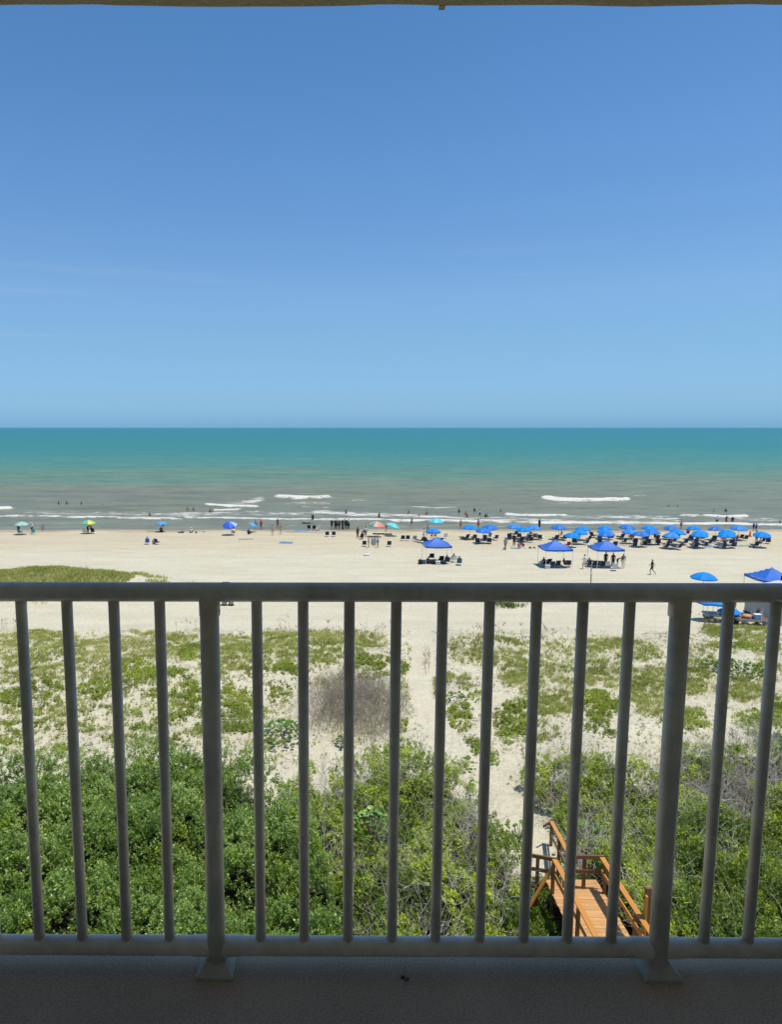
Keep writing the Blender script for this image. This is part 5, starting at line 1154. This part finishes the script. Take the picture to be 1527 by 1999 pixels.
# bathers standing in the sea, sunk to the waist or the shoulders
BATH = [(114, 984, .9, 'b', 'leftmost bather'), (130, 983, 1.0, 'b', 'second bather from the left'), (158.5, 984, 1.0, 'b', 'third bather from the left'), (199.6, 988, 1.35, 'd', 'bather with only head showing left of centre'), (243, 989, 1.4, 'd', 'bather with only head showing, farther right of the first head'), (271.6, 990, 1.3, 'p', 'pale bather low in the water at left'),
        (366, 994, 1.0, 'r', 'left one of two sunburnt bathers left of the small breaker'), (377.5, 995, .9, 'r', 'right one of two sunburnt bathers left of the small breaker'), (410, 998, .9, 't', 'left bather below the small breaker'), (414, 998.5, 1.0, 't', 'right bather below the small breaker'), (675.5, 1001, .9, 'b', 'bather right of the large left breaker'),
        (818.3, 1008, 1.3, 'b', 'bather with head showing in the white water'), (896.5, 998, 1.0, 'b', 'upper left bather above the first blue umbrellas'), (897, 1005, 1.3, 'd', 'bather with head showing below the upper left one'), (909.9, 1003, 1.0, 't', 'bather in the middle of the cluster above the first blue umbrellas'), (912.2, 1010, .9, 'b', 'lowest bather in the cluster above the first blue umbrellas'), (926.7, 996.5, 1.0, 'd', 'dark bather at the top of the cluster'), (937.4, 1003.5, .7, 'p', 'bather in a white shirt'), (948.7, 1010, .8, 'd', 'left one of two dark bathers in the shallows'), (953, 1009.5, .9, 'd', 'right one of two dark bathers in the shallows'), (978.2, 997.5, 1.2, 'p', 'lone bather left of the right breaker'),
        (1306, 990.5, 1.3, 'd', 'left one of two bathers lying in the water at right'), (1324, 991, 1.3, 'd', 'right one of two bathers lying in the water at right'), (1418, 998, 1.2, 'd', 'dark bather farthest out at the right'), (1394, 998.5, 1.3, 'p', 'pale bather left of the dark one farthest out'), (1400.8, 1016.5, .75, 'd', 'left one of three bathers at the right small breaker'), (1419, 1018.5, .5, 'd', 'middle one of three bathers at the right small breaker'), (1431, 1017, .8, 'd', 'right one of three bathers at the right small breaker'), (1523.7, 1022, 1.2, 'd', 'rightmost bather at the edge of the view')]
for k, (px_, py_, sk, skn, lab) in enumerate(BATH):
    we = dict(shorts=[NV, K, RD, GY][k % 4]);
    if 'white shirt' in lab: we['shirt'] = WH
    elif skn in 'dp' and k % 2: we['shirt'] = [K, WH, NV][k % 3]
    q = W(px_, py_ + (1.5 if sk < 1.2 else 0)); person(q, ['stand', 'hips', 'reach'][k % 3] if sk < 1.2 else 'stand', 180 + random.uniform(-60, 60), skn, we, lab + ' in the sea', sink=sk)

# towels, bags and odds and ends
towel(G(297, 1038.5), 1.6, .8, .1, (.6, .5, .2), 'yellow towel on the sand left of the light blue umbrella')
towel(G(313, 1038.5), 1.2, .7, .2, K, 'dark mat under the small light blue umbrella'); towel(G(480, 1052.8), 2.2, 1.0, .2, (.62, .6, .5), 'rumpled white towel on open sand left of the pale walker')
towel(G(558, 1060), 1.9, 1.2, -.2, (.25, .4, .62), 'blue and white towel alone on the open sand'); towel(G(589.6, 1036.5), 2.4, 1.0, .15, (.25, .48, .75), 'pale blue blanket near the dark and white chairs')
towel(G(746.7, 1043), 3.0, 1.6, -.1, (.10, .08, .06), 'large flat brown sheet on the sand under the coral umbrella'); towel(G(1007, 1071), 1.3, .7, 0, (.2, .5, .55), 'turquoise towel beside the person in pink'); towel(G(1221, 1064), 2.8, .9, 0, (.68, .66, .6), 'white towel in front of the third landward umbrella')  # coral umbrella: a thin, flat brown sheet over the sand beneath it
towel(G(1391, 1060), 2.2, 1.1, .1, (.6, .55, .48), 'cream towel between the fifth and sixth landward umbrellas'); towel(G(1391, 1068), 1.9, .8, .1, (.3, .45, .68), 'light blue towel on the sand in front of the rental rows'); towel(G(1452, 1065.5), 2.6, 1.1, 0, (.42, .6, .55), 'pale green towel left of the rightmost umbrella')
towel(G(828, 1101), 1.5, .8, .1, (.5, .3, .32), 'pinkish towel at the left leg of the leftmost tent'); towel(G(478, 1036), 1.2, .6, .3, (.25, .4, .6), 'small blue towel under the leaning sky blue umbrella')
bag(G(398.3, 1039), (.45, .4, .35), (.55, .53, .48), 'pale bag alone near the water left of the royal blue umbrella'); bag(G(382.6, 1041), (.3, .3, .25), K, 'small black bag right of the person in the white sun hat'); bag(G(349, 1041), (.3, .3, .22), K, 'small black bag left of the basket')
bag(G(355.5, 1041), (.6, .4, .4), (.12, .14, .25), 'blue grey beach basket beside the person in the white sun hat', 'basket', 'basket'); bag(G(716, 1085), (.75, .5, .32), (.72, .72, .7), 'white plastic bag on the open sand below the couple')
bag(G(820.7, 1102), (.55, .4, .7), K, 'black rucksack left of the leftmost tent', 'rucksack', 'rucksack'); bag(G(849, 1102), (1.0, .5, .7), K, 'large black duffel bag under the leftmost tent'); bag(G(866, 1102), (.8, .5, .6), (.02, .025, .04), 'dark bag between the chairs under the leftmost tent')
bag(G(1017.5, 1067), (.9, .5, .55), (.03, .035, .05), 'dark rucksack behind the person in pink'); bag(G(1035.6, 1071), (.5, .3, .25), (.07, .06, .05), 'left one of two small dark bags on open sand'); bag(G(1043.5, 1071), (.35, .3, .22), (.07, .06, .05), 'right one of two small dark bags on open sand'); bag(G(1026, 1071.3), (.3, .2, .08), (.5, .5, .45), 'small pale cloth lying left of the dark bags', 'cloth', 'cloth')
bag(G(669, 1034), (.4, .3, .5), GR, 'green bag held low in the dark clothed group'); bag(G(985.5, 1073.2), (.3, .2, .4), (.3, .3, .3), 'grey bag beside the walking person in grey')
cooler(G(855, 1102.5), (.55, .58, .6), 'white cooler in front of the leftmost tent'); cooler(G(1069.5, 1110.3), (.6, .6, .58), 'small white cooler at the left leg of the middle tent')
# body board stuck in the sand, dark board by the wader
bm = bmesh.new()
vs = [(math.sin(t) * .27, 0, .55 - math.cos(t) * .62) for t in [2 * math.pi * k / 16 for k in range(16)]]
f = bm.faces.new([bm.verts.new(v) for v in vs]); bmesh.ops.solidify(bm, geom=[f], thickness=.06)
tag(mobj('body_board', bm_mesh('body_board', bm), cmat((.7, .7, .68), .4, 'foam_board'), None, G(82.8, 1036.5), (.1, .05, R(20))), 'white body board standing upright in the sand at the left', 'body board')
bm = bmesh.new(); f = bm.faces.new([bm.verts.new((math.cos(t) * .9, math.sin(t) * .45, .5 + .1 * math.cos(2 * t))) for t in [2 * math.pi * k / 14 for k in range(14)]]); bmesh.ops.solidify(bm, geom=[f], thickness=.05); add_tube(bm, [(0, 0, -.05), (.1, 0, .52)], .02, 5)
tag(mobj('skim_table', bm_mesh('skim_table', bm), cmat(K, .5, 'table_top'), None, G(598, 1026)), 'low dark oval beach table at the water edge', 'table')
q1, q2 = G(720.8, 1068.5), G(737, 1068); bm = bmesh.new(); g = {}
for i in range(10):
    for j in range(8):
        t = i / 9; c = q1.lerp(q2, .2 + .6 * t); g[i, j] = bm.verts.new((c.x, c.y + .08 * math.sin(i * 2.2), c.z + 1.35 - .14 * j - .18 * math.sin(math.pi * t) + .0))
for i in range(9):
    for j in range(7): bm.faces.new((g[i, j], g[i + 1, j], g[i + 1, j + 1], g[i, j + 1]))
bmesh.ops.solidify(bm, geom=bm.faces[:], thickness=.01)
tag(mobj('hanging_towel', bm_mesh('hanging_towel', bm), cmat((.62, .66, .64), .9, 'towel')), 'white towel held up between two tanned people', 'towel')
# traffic cone
root = empty('traffic_cone', G(1465, 1048)); tag(root, 'orange flag-shaped cone on the sand left of the rightmost umbrella', 'cone')
bm = bmesh.new(); add_tube(bm, [(0, 0, .03), (0, 0, .9)], [.22, .04], 10); mobj('cone_body', bm_mesh('cone_body', bm), cmat((.75, .12, .03), .5, 'plastic'), root)
bm = bmesh.new(); add_box(bm, (0, 0, .015), (.5, .5, .04), None, .01); mobj('cone_base', bm_mesh('cone_base', bm), cmat(K, .6, 'plastic'), root)
# wooden marker post
q = G(1153.6, 1150); root = empty('marker_post', q); tag(root, 'slim wooden marker post with a thin pole standing just beyond the railing', 'post')
bm = bmesh.new(); add_tube(bm, [(0, 0, -.2), (0, 0, 1.55)], .075, 8); mobj('wooden_post', bm_mesh('wooden_post', bm), M_pole, root)
bm = bmesh.new(); add_tube(bm, [(0, .05, 1.2), (0, .05, 3.0)], .035, 6); mobj('pole', bm_mesh('pole', bm), M_grey, root)
bm = bmesh.new(); add_box(bm, (-.06, -.06, 1.95), (.12, .03, .5), None, .01); mobj('sign_plate', bm_mesh('sign_plate', bm), M_grey, root)
# two trash barrels whose feet show under the top rail
for k, px_ in enumerate((437.5, 451)):
    q = G(px_, 1182); root = empty('trash_barrel', q); tag(root, f'grey trash barrel on the sand under the top rail, {"left" if k == 0 else "right"} one of two', 'barrel')
    bm = bmesh.new(); add_tube(bm, [(0, 0, .05), (0, 0, .35), (0, 0, .38), (0, 0, .41), (0, 0, .92)], [.20, .235, .25, .24, .26], 14); mobj('barrel_body', bm_mesh('barrel_body', bm, True), M_grey, root)
    bm = bmesh.new(); add_tube(bm, [(0, 0, -.01), (0, 0, .05)], .28, 14); mobj('barrel_foot', bm_mesh('barrel_foot', bm), M_dark, root)
    bm = bmesh.new(); add_tube(bm, [(0, 0, .92), (0, 0, .97), (0, 0, 1.02)], [.275, .27, .12], 14); mobj('lid', bm_mesh('lid', bm), M_dark, root)
# grassy clump hidden by the top rail
q = G(993, 1183); n = 160; xx = q.x + RNG.normal(0, .55, n); yy = q.y + RNG.normal(0, .5, n)
o = leaves('grass_clump', [tuft_tpl(6, .45, .03, .8) for _ in range(3)], (xx, yy, terrain(xx, yy)), M_leafD, (.7, 1.1), .2, np.full(n, .2)); tag(o, 'dark grass clump alone on the sand just below the top rail', 'grass clump')

# ---- beach carts and the white roofed shelter at the right
def cart(px_, py_, rz, L, Wd, lab, load):
    q = G(px_, py_); root = empty('beach_cart', q, rz); tag(root, lab, 'cart')
    bm = bmesh.new(); add_box(bm, (0, 0, .62), (L, Wd, .07), None, .01); mobj('deck', bm_mesh('deck', bm), M_oldwood if load else M_grey, root)
    bm = bmesh.new()
    for sy in (-1, 1): add_box(bm, (0, sy * Wd / 2, .56), (L + .1, .05, .16), None, .005)
    for sx in (-1, 1): add_box(bm, (sx * L / 2, 0, .56), (.05, Wd, .16), None, .005)
    mobj('chassis', bm_mesh('chassis', bm), M_grey, root)
    for sx in (-1, 1):
        for sy in (-1, 1):
            bm = bmesh.new(); add_tube(bm, [(0, -.13, 0), (0, -.10, 0), (0, .10, 0), (0, .13, 0)], [.2, .27, .27, .2], 16); wme = bm_mesh('wheel', bm, True)
            wo_ = mobj('wheel', wme, cmat((.05, .05, .055), .6, 'rubber'), root, (sx * (L / 2 - .35), sy * (Wd / 2 + .1), .27))
            bm = bmesh.new(); add_tube(bm, [(0, -.145, 0), (0, .145, 0)], .12, 10); mobj('hub', bm_mesh('hub', bm), cmat((.35, .35, .34), .5, 'hub'), wo_)
    for sx in (-1, -.3, .4, 1):
        for sy in (-1, 1):
            bm = bmesh.new(); add_tube(bm, [(sx * (L / 2 - .05), sy * (Wd / 2 - .04), .6), (sx * (L / 2 - .05), sy * (Wd / 2 - .04), 1.35)], .02, 5); mobj('stake', bm_mesh('stake', bm), M_white, root)
    return q, root
q, r1 = cart(1404, 1213, R(-14), 2.2, 1.2, 'grey flat beach cart with fat wheels and upright stakes behind the dune grass', False)
bm = bmesh.new(); bmesh.ops.create_uvsphere(bm, u_segments=16, v_segments=8, radius=1)
for v in bm.verts: v.co = Vector((v.co.x * 1.5, v.co.y * .9, max(v.co.z, -.15) * .35 + .04 * math.sin(v.co.x * 12)))
tag(mobj('folded_umbrella_cover', bm_mesh('folded_umbrella_cover', bm, True), M_canblue, None, q + Vector((-.3, .1, 1.45)), (0, 0, R(-10))), 'blue canvas bundle stacked on the stakes of the grey beach cart', 'canvas bundle')
q, r2 = cart(1467, 1222, R(-6), 2.3, 1.2, 'wooden topped beach cart loaded with gear near the grey shelter', True)
umbrella(q + Vector((-1.2, 1.0, -.45)), 'blue umbrella low behind the loaded wooden cart', None, .8)
bag(q + Vector((.5, 0, .66)), (.35, .3, .75), K, 'tall black bag standing on the wooden cart'); bag(q + Vector((-.35, 0, .66)), (1.0, .6, .35), (.55, .30, .16), 'tan bundle lying on the wooden cart'); bag(q + Vector((.15, -.1, .66)), (.3, .3, .4), (.6, .12, .05), 'small red bag on the wooden cart')
cooler(q + Vector((.22, -.35, .66)), (.15, .35, .7), 'small blue cooler on the front of the wooden cart')
person(G(1443, 1212) + Vector((0, .9, 0)), 'stand', 180, 'b', dict(shirt=(.35, .3, .25), shorts=K), 'person with dark hair standing behind the wooden cart')
a = P(1498, 1230, .2); q = G(1540, 1226); root = empty('beach_shelter', Vector((q.x + 1.0, q.y + 2.6, ground(q.x, q.y)))); tag(root, 'grey walled beach shelter with a white pyramid roof at the right edge', 'shelter')
wd, dp, ev, pk = 3.2, 4.2, 2.2, 3.32
bm = bmesh.new(); add_box(bm, (-wd / 2, 0, ev / 2), (.06, dp, ev)); mobj('side_wall', bm_mesh('side_wall', bm), simple('grey_vinyl_wall', (.34, .35, .34), .6, .12, 2), root)
bm = bmesh.new(); add_box(bm, (0, -dp / 2, ev / 2), (wd - .07, .06, ev)); mobj('front_wall', bm_mesh('front_wall', bm), simple('grey_vinyl_wall', (.34, .35, .34), .6, .12, 2), root)
bm = bmesh.new(); add_box(bm, (wd / 2, 0, ev / 2), (.06, dp, ev)); mobj('side_wall', bm_mesh('side_wall', bm), simple('grey_vinyl_wall', (.34, .35, .34), .6, .12, 2), root)
bm = bmesh.new(); add_box(bm, (-wd / 2 - .05, 0, .08), (.1, dp + .1, .16)); mobj('base_rail', bm_mesh('base_rail', bm), M_dark, root)
bm = bmesh.new(); vs = [bm.verts.new((sx * (wd / 2 + .12), sy * (dp / 2 + .12), ev)) for sx, sy in ((-1, -1), (1, -1), (1, 1), (-1, 1))]; t_ = bm.verts.new((0, 0, pk))
for k in range(4): bm.faces.new((vs[k], vs[(k + 1) % 4], t_))
bm.faces.new(vs[::-1]); mobj('roof', bm_mesh('roof', bm), simple('white_vinyl_roof', (.74, .74, .71), .55, .05, 2), root)
bm = bmesh.new(); add_tube(bm, [(0, 0, pk - .08), (0, 0, pk + .22), (0, 0, pk + .5)], [.13, .12, .02], 8); mobj('finial', bm_mesh('finial', bm), M_dark, root)

n_t = sum(len(o.data.loops) - 2 * len(o.data.polygons) for o in SC.objects if o.type == 'MESH')
print('TRIS', n_t, [(o.name, len(o.data.polygons)) for o in SC.objects if o.type == 'MESH' and len(o.data.polygons) > 40000])
